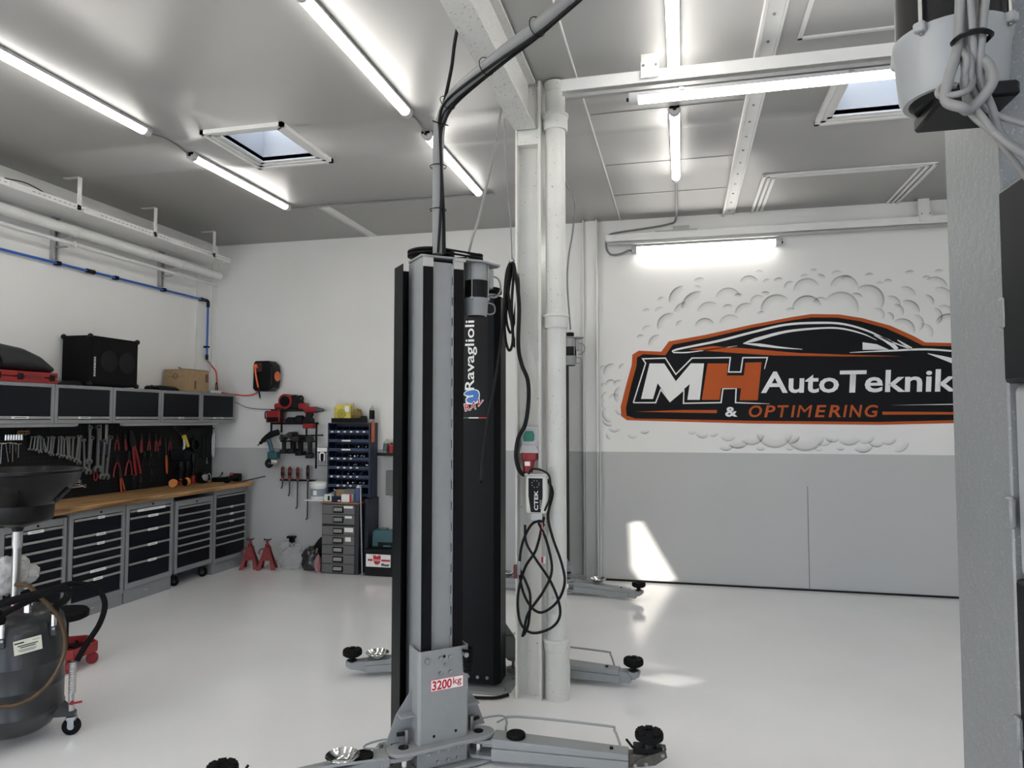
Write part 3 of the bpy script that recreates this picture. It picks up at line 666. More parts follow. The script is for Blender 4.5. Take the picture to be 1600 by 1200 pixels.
def wrench_mesh(thk):
    m = MB(); ring2d(m, 0, -.05, .052, .030, .035*thk)
    m.prism([(-.022*thk,-.09),(.022*thk,-.09),(.028*thk,-.86),(-.028*thk,-.86)], 'yz', -.011, .011)
    m.prism([(-.03,-.85),(.03,-.85),(.075,-.90),(.078,-.955),(.052,-1.0),(.028,-.995),(.036,-.94),(.018,-.915),(-.018,-.915),(-.036,-.94),(-.028,-.995),(-.052,-1.0),(-.078,-.955),(-.075,-.90)], 'yz', -.016, .016)
    return m.mesh('combination_wrench')
WM = wrench_mesh(1.0); M_wr = mat('wrench_satin_chrome', (0.30,0.30,0.29), 0.33, metal=0.75, var=0.06); WM.materials.append(M_wr)
WR = [(4.919,1.505,4.9,1.387),(4.941,1.507,4.927,1.383),(4.957,1.504,4.948,1.385),(4.988,1.513,4.973,1.374),(4.996,1.503,4.995,1.359),(5.008,1.485,5.04,1.374),(5.032,1.485,5.032,1.382),(5.071,1.501,5.06,1.36),(5.093,1.504,5.081,1.345),(5.14,1.499,5.122,1.329),(5.177,1.498,5.171,1.327),(5.194,1.495,5.192,1.311),(5.213,1.501,5.217,1.303),(5.232,1.487,5.234,1.309),(5.25,1.497,5.268,1.297),(5.299,1.496,5.302,1.291),(5.329,1.495,5.325,1.276),(5.377,1.505,5.355,1.26),(5.421,1.504,5.409,1.235),(5.445,1.474,5.465,1.169),(5.504,1.591,5.499,1.236),(5.549,1.493,5.52,1.139),(5.61,1.597,5.612,1.155),(5.674,1.46,5.657,1.084),(5.768,1.496,5.725,1.074)]
def num(i): return nth(i) if i < 20 else 'twenty-' + nth(i-20)
def hang(name, me, label, cat, group, y0, z0, y1, z1, x=XP, w=1.0):
    o = link(name, me); L = math.hypot(y1-y0, z1-z0); o.location = (x, y0, z0)
    a = math.atan2(y1-y0, -(z1-z0)); o.rotation_euler = (a, 0, 0); o.scale = (L*w, L*w, L)
    return tag(o, label, cat, group)
for i, q in enumerate(WR):
    wd = 1.9 if i < 9 else (1.6 if i < 18 else 1.3)
    hang('combination_wrench', WM, 'steel combination wrench, %s from the left in the hanging row' % num(i) if i < 24 else 'largest steel combination wrench, last on the right of the hanging row', 'wrench', 'combination wrenches hanging on the pegboard', *q, x=XP + (i % 3)*.012, w=wd)
# double-ended ring spanners lying in a holder
m = MB()
for s in (0, 1):
    ring2d(m, 0, -.07 if s == 0 else -.93, .062, .036, .06)
m.prism([(-.028,-.12),(.028,-.12),(.028,-.88),(-.028,-.88)], 'yz', -.013, .013)
DM = m.mesh('ring_spanner'); DM.materials.append(M_chrome)
for i, (a, b, c, d) in enumerate([(5.376,1.164,5.434,1.168),(5.338,1.142,5.439,1.145),(5.287,1.121,5.44,1.125),(5.28,1.1,5.441,1.094),(5.268,1.08,5.446,1.075),(5.247,1.061,5.451,1.053),(5.219,1.035,5.497,1.037)]):
    hang('ring_spanner', DM, 'chrome double-ended spanner lying flat, %s from the top of the small stack' % nth(i), 'spanner', 'flat spanners below the hanging wrenches', a, b, c, d)
# T-handle keys on the left
m = MB().cyl((0,0,0), (0,0,-1), .022, n=8).cyl((0,-.22,0), (0,.22,0), .035, n=10); TM = m.mesh('t_handle_key'); TM.materials.append(M_chrome)
for i, q in enumerate([(4.647,1.456,4.643,1.289),(4.679,1.455,4.709,1.304),(4.718,1.46,4.72,1.372),(4.743,1.453,4.747,1.302),(4.772,1.445,4.774,1.379),(4.798,1.444,4.798,1.332)]):
    hang('t_handle_key', TM, 'chrome T-handle key hanging at the left of the pegboard, %s from the left' % nth(i), 'hex key', 'T-handle keys on the pegboard', *q)
m = MB().cyl((0,0,0), (0,0,.036), .011, n=12).cyl((0,0,.036), (0,0,.045), .008, n=12); SM = m.mesh('socket'); SM.materials.append(M_chrome)
for i in range(7):
    o = link('socket', SM, loc=(XP, 4.68+i*.024, 1.478)); tag(o, 'small chrome socket above the T-handle keys, %s from the left' % nth(i), 'socket', 'sockets above the T-handle keys')
tag(MB().box(-5.372, -5.33, 4.60, 4.86, 1.470, 1.477).build('socket_rail', M_black), 'thin black rail carrying the small chrome sockets', 'rail')
M_peggold = mat('brass_hook', (0.35,0.24,0.10), 0.4, metal=.8)
for i in range(4):
    m = MB(); ring2d(m, 0, 0, .018, .011, .008); o = m.build('brass_ring', M_peggold, loc=(XP, 4.80+i*.026, 1.535+.004*(i % 2)))
    tag(o, 'small brass ring hanging high on the pegboard, %s from the left' % nth(i), 'ring', 'brass rings on the pegboard')
# pliers and other hand tools
M_jaw = mat('tool_black_steel', (0.05,0.05,0.052), 0.4, metal=0.7)
M_grip = mat('tool_red_grip', (0.22,0.010,0.013), 0.45); M_gripo = mat('tool_orange_grip', (0.42,0.07,0.015), 0.5); M_gripk = mat('tool_black_grip', (0.008,0.008,0.009), 0.5, spec=.25)
def pliers(label, q, grip, spread=.16, jaw=.32, jm=None, wide=1.0, name='pliers', cat='pliers'):
    y0, z0, y1, z1 = q; L = math.hypot(y1-y0, z1-z0); a = math.atan2(y1-y0, -(z1-z0))
    t = thing(name, label, cat, (XP+.01, y0, z0)); t.rotation_euler = (a, 0, 0); t['group'] = 'pliers and grippers on the pegboard'
    jm = jm or M_jaw
    m = MB()
    for s in (-1, 1):
        m.prism([(s*.004*L, 0), (s*.022*L*wide, -.01*L), (s*.055*L*wide, -jaw*.7*L), (s*.05*L*wide, -jaw*L), (0, -jaw*1.05*L), (s*.002*L, -jaw*.6*L)], 'yz', -.006, .006)
    m.cyl((-.010,0,-jaw*L*.88), (.010,0,-jaw*L*.88), .034*L*wide, n=12)
    m.build('jaws', jm, t)
    for s in (-1, 1):
        MB().tube([(0, -s*.012*L, -jaw*L*.95), (0, -s*spread*.34*L, -(jaw+.10)*L), (0, -s*spread*.62*L, -(jaw+.35)*L), (0, -s*spread*.75*L, -L)], .024*L+.0018, 8, smooth=4).build('grip', grip, t)
    return t
PL = [((5.843,1.502,5.848,1.347), M_grip, dict(spread=.22), 'red-handled pliers hanging next to the largest wrench'),
 ((6.022,1.538,6.135,1.093), M_grip, dict(spread=.09, jaw=.36, wide=1.5), 'long red-handled slip pliers with wide black jaws'),
 ((5.855,1.308,5.858,1.091), M_grip, dict(spread=.28, jaw=.35), 'red-handled long pliers hanging in the second row, leftmost'),
 ((6.009,1.332,6.006,1.095), M_grip, dict(spread=.24, jaw=.38), 'red-handled long pliers hanging in the second row, right of its twin'),
 ((5.88,1.182,5.94,.938), M_gripo, dict(spread=.11, jaw=.45), 'orange and black pliers hanging lowest, just above the worktop'),
 ((6.164,1.504,6.171,1.309), M_grip, dict(spread=.07), 'slender red-handled pliers hanging left of the twin red cutters'),
 ((6.276,1.502,6.276,1.329), M_grip, dict(spread=.14, jaw=.42), 'red-handled cutters, left one of the twin cutters'),
 ((6.367,1.5,6.385,1.316), M_grip, dict(spread=.13, jaw=.40), 'red-handled cutters, right one of the twin cutters'),
 ((6.432,1.482,6.43,1.372), M_grip, dict(spread=.15, jaw=.35), 'short red-handled pliers right of the twin cutters'),
 ((6.584,1.453,6.582,1.316), M_grip, dict(spread=.17, jaw=.35), 'short red-handled pliers beside the yellow blow gun'),
 ((6.214,1.323,6.219,1.172), M_gripk, dict(spread=.20), 'black circlip pliers in the middle row, left one'),
 ((6.305,1.319,6.309,1.167), M_gripk, dict(spread=.20), 'black circlip pliers in the middle row, right one'),
 ((6.167,1.091,6.173,.945), M_gripk, dict(spread=.12, jaw=.5, wide=1.6), 'black locking pliers hanging low near the worktop'),
 ((6.311,1.137,6.338,1.01), M_gripk, dict(spread=.25, jaw=.4), 'small black hose clamp pliers hanging low'),
 ((5.94,1.508,5.966,1.342), M_grip, dict(spread=.07), 'dark red narrow pliers left of the long slip pliers'),
 ((6.07,1.10,6.09,.95), M_gripk, dict(spread=.12), 'black nippers hanging low left of the locking pliers')]
for q, g, kw, lab in PL: pliers(lab, q, g, **kw)
def driver(label, q, grip, r=.012):
    y0, z0, y1, z1 = q; L = math.hypot(y1-y0, z1-z0); a = math.atan2(y1-y0, -(z1-z0))
    t = thing('screwdriver', label, 'screwdriver', (XP+.01, y0, z0)); t.rotation_euler = (a, 0, 0)
    MB().cyl((0,0,0), (0,0,-L*.5), r*.35, n=8).build('blade', M_jaw, t)
    MB().lathe([(.001,-L*.48),(r*.7,-L*.48),(r,-L*.6),(r*.9,-L*.9),(r*.6,-L),(.001,-L)], (0,0,0), 12).build('grip', grip, t)
driver('long orange-handled screwdriver hanging beside short red pliers', (6.511,1.446,6.548,1.07), M_gripo, .013)
driver('thin black screwdriver hanging under the twin cutters', (6.419,1.364,6.423,1.247), M_gripk, .008)
# red carabiner on the wrenches
m = MB(); m.tube([(0,-.014,0),(0,-.02,-.03),(0,-.012,-.075),(0,.006,-.085),(0,.02,-.06),(0,.012,-.01)], .0045, 8, smooth=5, closed=True)
tag(m.build('carabiner', M_red, loc=(XP+.03, 5.575, 1.165)), 'red snap hook hanging among the large wrenches', 'carabiner')
# yellow blow gun
M_yel = mat('yellow_plastic', (0.70,0.52,0.04), 0.4)
t = thing('blow_gun', 'yellow air blow gun hanging near the right end of the pegboard', 'blow gun', (XP+.01, 6.80, 1.47))
MB().prism([(-.03,0),(.02,.01),(.035,-.02),(.085,-.12),(.06,-.135),(.015,-.055),(-.02,-.03)], 'yz', -.012, .012).build('body', M_yel, t, bevel=.003)
MB().prism([(-.005,-.04),(.012,-.045),(.02,-.09),(.012,-.145),(-.008,-.155),(.002,-.10)], 'yz', -.008, .008).build('trigger', M_white, t)
MB().cyl((0,-.03,.0), (0,-.17,.10), .004, n=8).build('nozzle', M_steel, t)
# black pouch panel and hanging clamps on the right of the board
t = thing('tool_pouch', 'black flat pouch on the pegboard below the blow gun', 'pouch', (-5.372, 6.72, 1.20))
MB().box(0, .03, -.10, .10, 0, .11).build('pocket', M_liftdark, t, bevel=.006); MB().box(0, .008, -.105, .105, .09, .14).build('back_flap', M_black, t)
for i, (q, lab) in enumerate((((7.142,1.466,7.15,1.218), 'left'), ((7.22,1.474,7.228,1.223), 'middle'), ((7.306,1.509,7.308,1.201), 'right'))):
    y0, z0, y1, z1 = q
    o = MB().tube([(0,.012,0),(0,-.014,-.05),(0,-.012,-(z0-z1)+.02),(0,.004,-(z0-z1)),(0,.016,-(z0-z1)+.03),(0,.016,-.04)], .006, 8, smooth=4, closed=True).build('hanging_strap', M_steel if i == 2 else M_gripk, loc=(XP+.01, y0, z0))
    tag(o, 'narrow %s looped strap wrench at the right end of the pegboard, %s of three' % ('steel' if i == 2 else 'black', lab), 'strap wrench', 'strap wrenches at the end of the pegboard')
m = MB(); ring2d(m, 0, -.08, .075, .05, .03, 18); tag(m.build('oil_filter_wrench', M_gripk, loc=(XP+.005, 7.0, 1.445)), 'round black filter wrench hanging left of the straps', 'wrench')
tag(MB().box(-5.372, -5.34, 6.90, 7.32, 1.535, 1.548).build('hook_rail', M_black), 'thin black hook rail at the upper right of the pegboard', 'rail')
t = thing('small_spanner', 'tiny steel spanner hanging low at the right of the pegboard', 'spanner', (XP+.01, 7.20, 1.206)); MB().cyl((0,0,0), (0,0,-.05), .004, n=8).build('shank', M_steel, t); mm = MB(); ring2d(mm, 0, -.058, .013, .006, .006); mm.build('ring', M_steel, t)
for i, yy in enumerate((5.505, 5.64, 5.70, 5.72)):
    t = thing('ratchet', 'dark long-handled ratchet hanging from the top of the board, %s from the left' % nth(i), 'ratchet', (XP+.012, yy, 1.60)); t['group'] = 'ratchets among the large wrenches'
    MB().cyl((0,0,0), (0,0,-.15-.02*i), .006, n=8).build('shank', M_steel, t); MB().cyl((0,0,-.13-.02*i), (0,0,-.25-.02*i), .012, .010, n=10).build('grip', M_gripk if i != 2 else mat('blue_grip', (0.02,0.03,0.14), 0.5), t)
# --- things on the worktop
M_ear = mat('orange_earmuff', (0.62,0.22,0.035), 0.4)
t = thing('ear_defenders', 'orange ear defenders lying on the worktop by the pegboard', 'ear defenders', (-5.16, 6.52, .934))
for s in (-1, 1):
    MB().lathe([(.001,0),(.036,.002),(.044,.012),(.046,.03),(.04,.038),(.001,.038)], (0,s*.085-.0,.046), 20, axis=(.25,s*1.0,.1)).build('ear_cup', M_ear, t)
    MB().lathe([(.001,0),(.040,0),(.040,-.012),(.001,-.014)], (0,s*.085,.046), 20, axis=(.25,s*1.0,.1)).build('cushion', M_black, t)
MB().tube([(0,-.075,.05),(-.05,-.07,.06),(-.11,-.03,.06),(-.12,.03,.06),(-.06,.07,.06),(0,.075,.05)], .006, 8, smooth=4).build('headband', M_black, t)
for i, (yy, hh, lab) in enumerate(((6.70,.26,'left'), (6.80,.25,'middle'), (6.90,.33,'right'))):
    t = thing('inspection_torch', 'upright black and red work torch behind the ear defenders, %s of three' % lab, 'torch', (-5.29, yy, .934)); t['group'] = 'work torches standing on the worktop'
    MB().lathe([(.001,0),(.022,0),(.026,.01),(.024,.05),(.020,hh*.55)], (0,0,0), 14).build('grip', M_red, t)
    MB().lathe([(.022,hh*.25),(.024,hh*.3),(.021,hh*.5),(.026,hh*.62),(.034,hh*.75),(.034,hh*.9),(.028,hh),(.001,hh)], (0,0,0), 14).build('head', M_black, t)
t = thing('tape_measure', 'black and pale tape measure standing right of the torches', 'tape measure', (-5.25, 7.0, .934))
MB().prism([(-.05,0),(.05,0),(.055,.06),(.045,.10),(.01,.125),(-.03,.12),(-.052,.09)], 'yz', -.035, .035).build('case', M_black, t, bevel=.008, seg=2)
MB().lathe([(.046,0),(.05,.006),(.03,.01),(.001,.01)], (.033,0,.07), 20, axis=(1,0,.3)).build('face_ring', M_alu, t)
MB().tube([(0,.06,.06),(.02,.10,.10),(.03,.115,.03)], .003, 6, smooth=4).build('lanyard', M_white, t)
t = thing('battery_charger', 'black charger block on the worktop near the corner', 'charger', (-5.17, 7.20, .934)); MB().box(-.06,.06,-.07,.06,0,.05).build('body', M_black, t, bevel=.008, seg=2); MB().tube([(0,0,.05),(.0,.03,.09),(-.03,.10,.10),(-.08,.15,.06)], .004, 6, smooth=4).build('cord', M_black, t)
t = thing('cordless_grinder', 'black and red cordless tool lying at the far end of the worktop', 'power tool', (-4.98, 7.17, .937))
MB().tube([(-.02,-.09,.035),(0,0,.045),(.01,.08,.05)], .03, 10, smooth=4).build('body', M_black, t); MB().ball((0,-.02,.085), .022, 12, 8).build('red_button', M_red, t)
MB().box(-.045,.045,.05,.115,.002,.09).build('battery', M_black, t, bevel=.008); MB().cyl((0,-.08,.035),(0,-.12,.03),.038,n=16).build('head', M_black, t)
tag(MB().tube([(-4.86,7.18,.945),(-4.84,7.29,.955),(-4.70,7.385,.99)], .006, 8, smooth=3).build('pry_bar', M_jaw), 'thin dark bar sticking out over the far end of the worktop', 'bar')
# --- things on the wall cabinets
M_spk = mat('speaker_carpet', (0.006,0.006,0.0065), 0.85, spec=.12, bump=.4, bscale=400)
t = thing('loudspeaker', 'big black loudspeaker with corner protectors on the wall cabinets', 'loudspeaker', (-5.22, 5.495, 1.940))
MB().box(-.15,.15,-.285,.285,.012,.455).build('cabinet', M_spk, t, bevel=.01, seg=2)
MB().box(.15,.156,-.262,.262,.03,.437).build('grille', mat('speaker_grille', (0.006,0.006,0.0065), 0.7, spec=.12, bump=.5, bscale=300), t)
for cy in (-.075,.14): MB().lathe([(.085,0),(.098,.003),(.10,.005),(.085,.004),(.03,.002),(.001,.003)], (.1545,cy,.235), 28, axis=(1,0,0)).build('driver_ring', M_black, t)
for sx in (-1,1):
    for sy in (-1,1):
        for z in (.022,.447): MB().ball((sx*.143, sy*.278, z), .024, 10, 8).build('corner_protector', M_black, t)
text('brand_name', 'SOUNDBOKS', M_paper, t, (.1572,-.226,.09), (0,0,1), (0,-1,0), .175, .022, bold=.02)
M_card = mat('cardboard', (0.33,0.22,0.12), 0.8, var=0.08, vscale=14)
t = thing('cardboard_box', 'brown cardboard box beside the blue air line', 'box', (-5.215, 6.665, 1.942))
MB().box(-.14,.14,-.18,.185,0,.235).build('carton', M_card, t, bevel=.003)
MB().box(-.14,.0,-.18,.185,.2355,.2385).build('flap', M_card, t); MB().prism([(.0,.236),(.10,.245),(.14,.236)], 'xz', -.18, .185).build('flap', M_card, t)
mp = mat('carton_print', (0.12,0.075,0.04), 0.8)
mm = MB(); mm.T = Matrix.Translation((0,-.181,.165)) @ Matrix.Rotation(PI/2, 4, 'Z'); ring2d(mm, 0, 0, .030, .022, .001, 18); mm.build('printed_symbol', mp, t)
for a, b in ((-.05,-.02),(.06,.09)): MB().box(a-.05,b+.03,-.1812,-.1804,.16,.164).build('printed_line', mp, t)
MB().box(-.10,.09,-.1812,-.1804,.055,.058).build('printed_line', mp, t)
MB().box(.1404,.1412,.12,.165,.11,.20).build('printed_block', mp, t); MB().box(.1404,.1412,-.06,-.03,.03,.12).build('printed_block', mp, t)
MB().tube([(.0,-.12,.24),(.02,-.14,.258),(-.03,-.10,.262),(.01,-.05,.245)], .003, 6, smooth=4).build('string', M_black, t)
t = thing('power_strip', 'small white socket strip beside the cardboard box', 'socket strip', (-5.16, 7.05, 1.940)); MB().box(-.03,.03,-.10,.10,0,.035).build('body', M_white, t, bevel=.006, seg=2)
for k in (-.06,0,.06): MB().cyl((0,k,.035),(0,k,.037),.017,n=14).build('outlet', M_alu, t)
MB().tube([(0,.03,.035),(0,.03,.10),(-.01,.06,.13),(-.02,.09,.05)], .005, 6, smooth=4).build('plug_cord', M_black, t)
t = thing('zip_case', 'low black folded case left of the cardboard box', 'case', (-5.16, 6.24, 1.940)); MB().prism([(-.16,0),(.13,0),(.135,.02),(.08,.038),(-.05,.045),(-.14,.05),(-.17,.03)], 'yz', -.09, .09).build('body', M_black, t, bevel=.008, seg=2); MB().tube([(.02,-.16,.03),(.04,-.21,.05),(.05,-.25,.02),(.06,-.22,.004)], .004, 6, smooth=4).build('cord', M_black, t)
t = thing('red_case', 'red plastic tool case lying under the grey bag', 'case', (-5.19, 4.56, 1.940))
MB().box(-.13,.13,-.40,.32,0,.045).build('lower_shell', M_red, t, bevel=.008, seg=2); MB().box(-.13,.13,-.40,.32,.049,.092).build('upper_shell', M_red, t, bevel=.008, seg=2)
for k in (-.22,-.03,.26): MB().box(.13,.138,k-.025,k+.025,.022,.075).build('latch', M_black, t, bevel=.003)
MB().prism([(.03,.03),(.16,.03),(.19,.048),(.16,.065),(.03,.065),(.0,.048)], 'yz', .13, .134).build('handle_recess', mat('dark_red_plastic', (0.16,0.012,0.014), 0.5), t)
t = thing('grey_bag', 'grey padded bag resting on the red case, open end to the left', 'bag', (-5.19, 4.62, 2.035))
sec = [(-.62,.10,.085),(-.40,.115,.10),(-.2,.12,.105),(.0,.115,.095),(.15,.10,.07),(.27,.075,.03)]
vs = []; fs = []; nn = 18
for (y, rx, rz) in sec:
    for k in range(nn): a = 2*PI*k/nn; vs.append((rx*math.cos(a), y, rz + rz*math.sin(a)*(1.0 if math.sin(a) > 0 else .95)))
for j in range(len(sec)-1):
    for k in range(nn): fs.append((j*nn+k, j*nn+(k+1)%nn, (j+1)*nn+(k+1)%nn, (j+1)*nn+k))
fs.append(tuple(range((len(sec)-1)*nn, len(sec)*nn)))
MB().add(vs, fs).build('shell', mat('bag_grey_nylon', (0.035,0.036,0.039), 0.6, spec=.2, bump=.3, bscale=40), t)
for k in range(4): MB().tube([(.06-.02*k, -.30-.03*k, .16),(.118-.01*k, -.26, .10),(.10-.02*k, -.22, .04)], .006, 8, smooth=4).build('strap', M_black, t)
tag(MB().box(-5.24,-5.06,3.85,4.15,1.9405,1.945).build('paper_sheet', M_paper), 'white sheet sticking out below the red case', 'paper')
tag(MB().prism([(4.88,1.941),(5.17,1.941),(5.10,1.985),(4.95,1.972)], 'yz', -5.30, -5.08).build('folder', M_black, bevel=.004), 'black folder leaning against the left side of the loudspeaker', 'folder')
# --- pipes, tray and blue air line
t = thing('cable_tray', 'long perforated white cable tray under the ceiling on the left wall', 'cable tray', (0,0,0))
def run(x, z): return [(x, -1.0, z), (x, 7.08, z)]
MB().box(-5.36,-5.00,-1.0,7.08,3.435,3.440).build('tray_floor', M_white, t); MB().box(-5.003,-5.0,-1.0,7.08,3.44,3.485).build('tray_side', M_white, t); MB().box(-5.36,-5.357,-1.0,7.08,3.44,3.485).build('tray_side', M_white, t)
m = MB()
for k in range(75): m.box(-4.9995,-4.999,3.4+k*.049,3.4+k*.049+.026,3.458,3.464)
m.build('slots', M_cable, t)['kind'] = 'stuff'
for y in (4.0, 4.98, 5.885, 6.79): MB().box(-5.005,-5.0,y-.022,y+.022,3.44,ZC).box(-5.16,-5.0,y-.022,y+.022,ZC-.006,ZC-.001).build('hanger', M_white, t)
for y in (4.42, 5.12, 6.20): MB().box(-5.0,-4.994,y-.09,y+.09,3.43,3.48).build('splice_plate', M_white, t)
t = thing('heating_pipe', 'thick white pipe running below the cable tray', 'pipe', (0,0,0))
MB().cyl((-5.23,-1.0,3.32), (-5.23,7.20,3.32), .047, n=20).build('pipe', M_pipe, t)
for y in (5.17, 6.05, 6.52): MB().cyl((-5.23,y,3.32), (-5.23,y+.035,3.32), .052, n=20).build('clamp', M_pipe, t)
t = thing('thin_pipe', 'thin white pipe running along the left wall below the thick one', 'pipe', (0,0,0))
MB().cyl((-5.24,-1.0,3.205), (-5.24,7.17,3.205), .017, n=12).build('pipe', M_pipe, t)
for y in (5.17, 6.50): MB().box(-5.265,-5.215,y-.012,y+.012,3.18,3.23).build('clamp', M_pipe, t)
for y, lab in ((3.9,'outside the picture'), (5.11,'nearer the viewer'), (6.43,'nearer the corner')):
    t = thing('wall_strut', 'vertical grooved strut carrying the white pipes, ' + lab, 'bracket', (XL, y, 0), 0, 'pipe struts on the left wall')
    MB().box(0,.04,-.03,-.012,3.06,3.435).box(0,.04,.012,.03,3.06,3.435).box(0,.012,-.012,.012,3.06,3.435).build('strut', M_alu, t)
    MB().box(.04,.18,-.012,.012,3.255,3.268).build('arm', M_alu, t); MB().box(.04,.16,-.012,.012,3.165,3.178).build('arm', M_alu, t)
M_blue = mat('air_line_blue', (0.018,0.10,0.42), 0.35)
t = thing('air_line', 'blue compressed air line with black fittings on the left wall', 'air line', (0,0,0))
MB().cyl((-5.36,-1.0,3.03), (-5.36,7.16,3.03), .0115, n=12).build('pipe', M_blue, t)
MB().cyl((-5.36,7.185,3.00), (-5.36,7.185,2.40), .0115, n=12).build('drop_pipe', M_blue, t)
MB().tube([(-5.36,7.12,3.03),(-5.36,7.165,3.03),(-5.36,7.185,3.01),(-5.36,7.185,2.955)], .019, 12, smooth=4).build('elbow', M_black, t)
for y in (5.135, 5.80, 6.46, 7.08): MB().box(-5.395,-5.345,y-.025,y+.025,3.012,3.05).build('pipe_clip', M_black, t, bevel=.005)
MB().cyl((-5.36,5.44,3.03), (-5.36,5.53,3.03), .021, n=14).build('coupling', M_black, t)
MB().box(-5.395,-5.34,7.165,7.205,2.48,2.50).build('pipe_clip', M_black, t); MB().cyl((-5.36,7.185,2.40), (-5.36,7.185,2.34), .017, n=12).build('outlet', M_black, t)
MB().cyl((-5.36,7.185,2.34), (-5.34,7.24,2.28), .012, n=10).build('quick_coupler', M_steel, t)
M_hose = mat('red_air_hose', (0.62,0.06,0.04), 0.4)
cable('air_hose', 'red air hose from the blue line across to the wall reel', [(-5.34,7.24,2.28),(-5.31,7.29,2.20),(-5.30,7.30,2.05),(-5.28,7.29,1.98),(-5.20,7.30,1.955),(-5.05,7.31,1.935),(-4.93,7.33,1.925),(-4.83,7.35,1.945),(-4.77,7.35,2.0)], .009, M_hose, cat='hose')
cable('loose_wire', 'thin dark wire hanging from the end wall cabinet to the tool rack', [(-5.06,7.31,1.85),(-4.95,7.36,1.79),(-4.82,7.38,1.77),(-4.7,7.37,1.765),(-4.55,7.36,1.76)], .004, M_black)
for i, (y, z) in enumerate(((4.72, 3.60), (6.33, 3.57))):
    cable('loose_wire', 'short bare wire poking above the cable tray, %s one' % ('left' if i == 0 else 'right'), [(-5.39,y-.1,z+.03),(-5.25,y,z),(-5.1,y+.12,3.49)], .004, M_black)
# ------------------------------------------------------------------ waste oil drainer in the left foreground
M_drum = mat('drum_gunmetal', (0.030,0.031,0.033), 0.36, var=0.12, vscale=7, coat=.15, spec=.35)
M_blackgloss = mat('funnel_black_plastic', (0.005,0.005,0.0055), 0.28, spec=.22)
t = thing('oil_drainer', 'wheeled gunmetal waste oil drainer with black funnel in the left foreground', 'oil drainer', (-3.37, 3.05, 0), math.radians(47.8))
dr = MB().lathe([(.001,.055),(.14,.055),(.17,.075),(.215,.150),(.222,.160),(.222,.168),(.217,.176),(.217,.285),(.219,.290),(.217,.296),(.217,.405),(.219,.410),(.217,.416),(.217,.56),(.205,.615),(.17,.655),(.10,.675),(.001,.68)], (0,0,0), 40).build('drum', M_drum, t)
MB().cyl((-.013,0,.66), (-.013,0,.98), .021, n=18).build('funnel_pole', M_steel, t)
MB().cyl((-.013,0,.98), (-.013,0,1.085), .024, n=18).build('pole_sleeve', M_alu, t)
fu = MB().lathe([(.022,1.06),(.030,1.085),(.06,1.095),(.150,1.120),(.158,1.130),(.162,1.205),(.172,1.215),(.265,1.315),(.282,1.365),(.292,1.372),(.292,1.385),(.282,1.388),(.270,1.36),(.255,1.32),(.16,1.225),(.06,1.20),(.02,1.195)], (-.013,0,0), 44).build('funnel', M_blackgloss, t)
for k in range(6):
    a = PI/6 + k*PI/3; R = Matrix.Rotation(a, 3, 'Z'); MB().cbox(V(-.013,0,1.262) + R @ V(.205,0,0), (.10,.006,.05), R @ Matrix.Rotation(math.radians(-45), 3, 'Y')).build('funnel_rib', M_blackgloss, fu)
MB().tube([(-.21,.02,1.37),(-.10,.03,1.345),(.0,.02,1.335),(.10,.01,1.34),(.22,0,1.37)], .006, 8, smooth=3).build('funnel_bar', M_blackgloss, fu)
hd = MB().tube([(-.065,-.222,.655),(-.07,-.25,.70),(-.12,-.33,.745),(-.16,-.36,.757),(-.08,-.37,.775),(.06,-.36,.80),(.15,-.35,.812),(.20,-.33,.80),(.20,-.27,.745),(.165,-.20,.70),(.155,-.175,.66)], .0185, 12, smooth=6).build('handle', M_rubber, t)
for hx, hy, hz in ((-.062,-.222,.60), (.152,-.172,.615)):
    MB().cyl((hx,hy,hz-.02), (hx,hy,hz+.06), .0135, n=14).build('handle_sleeve', M_chrome, t)
    MB().box(hx-.016,hx+.016,hy+.0,hy+.03,hz-.075,hz-.0).build('handle_bracket', M_drum, t, bevel=.006)
    MB().cyl((hx,hy,hz-.035), (hx,hy-.008,hz-.035), .007, n=10).build('bracket_bolt', M_steel, t)
ang = math.radians(9)
R = Matrix.Rotation(ang, 3, 'Z'); c0 = R @ V(0, -.2185, .525)
lb = MB().cbox(c0 + V(.012,0,0), (.118,.002,.070), R @ Matrix.Rotation(math.radians(-6), 3, 'Y')).build('rating_plate', mat('plate_cream', (0.62,0.62,0.52), 0.5), t)
xd = R @ V(math.cos(.105),0,math.sin(.105)); zd = R @ V(-math.sin(.105),0,math.cos(.105))
for dx, dz, w, h in ((-.035,.021,.040,.007),(.0,.006,.085,.005),(.0,-.003,.065,.005),(-.003,-.014,.075,.002),(-.003,-.019,.075,.002),(-.003,-.024,.06,.002),(.036,.022,.030,.002)):
    q = c0 + V(.012,0,0) + xd*dx + zd*dz - R @ V(0,.0012,0)
    MB().cbox(q, (w,.0006,h), R @ Matrix.Rotation(math.radians(-6), 3, 'Y')).build('plate_print', M_ink, lb)
M_brown = mat('amber_hose', (0.075,0.045,0.02), 0.35, spec=.3, var=.2, vscale=30)
MB().tube([(-.013,-.05,.80),(.04,-.12,.80),(.08,-.20,.765),(.13,-.235,.71),(.175,-.235,.64),(.20,-.235,.55),(.20,-.235,.46),(.16,-.24,.36),(.09,-.245,.285),(.0,-.25,.255),(-.10,-.245,.28),(-.17,-.235,.36),(-.20,-.23,.48),(-.17,-.23,.62),(-.10,-.20,.72)], .0105, 10, smooth=6).build('hose_loop', M_brown, t)
MB().tube([(-.2,-.24,.55),(-.13,-.25,.63),(-.06,-.26,.70),(.05,-.24,.75),(.16,-.2,.79),(.25,-.15,.79),(.345,-.12,.745),(.385,-.11,.66),(.365,-.11,.56),(.31,-.12,.47),(.262,-.13,.385)], .0145, 10, smooth=6).build('suction_hose', M_rubber, t)
pr = []
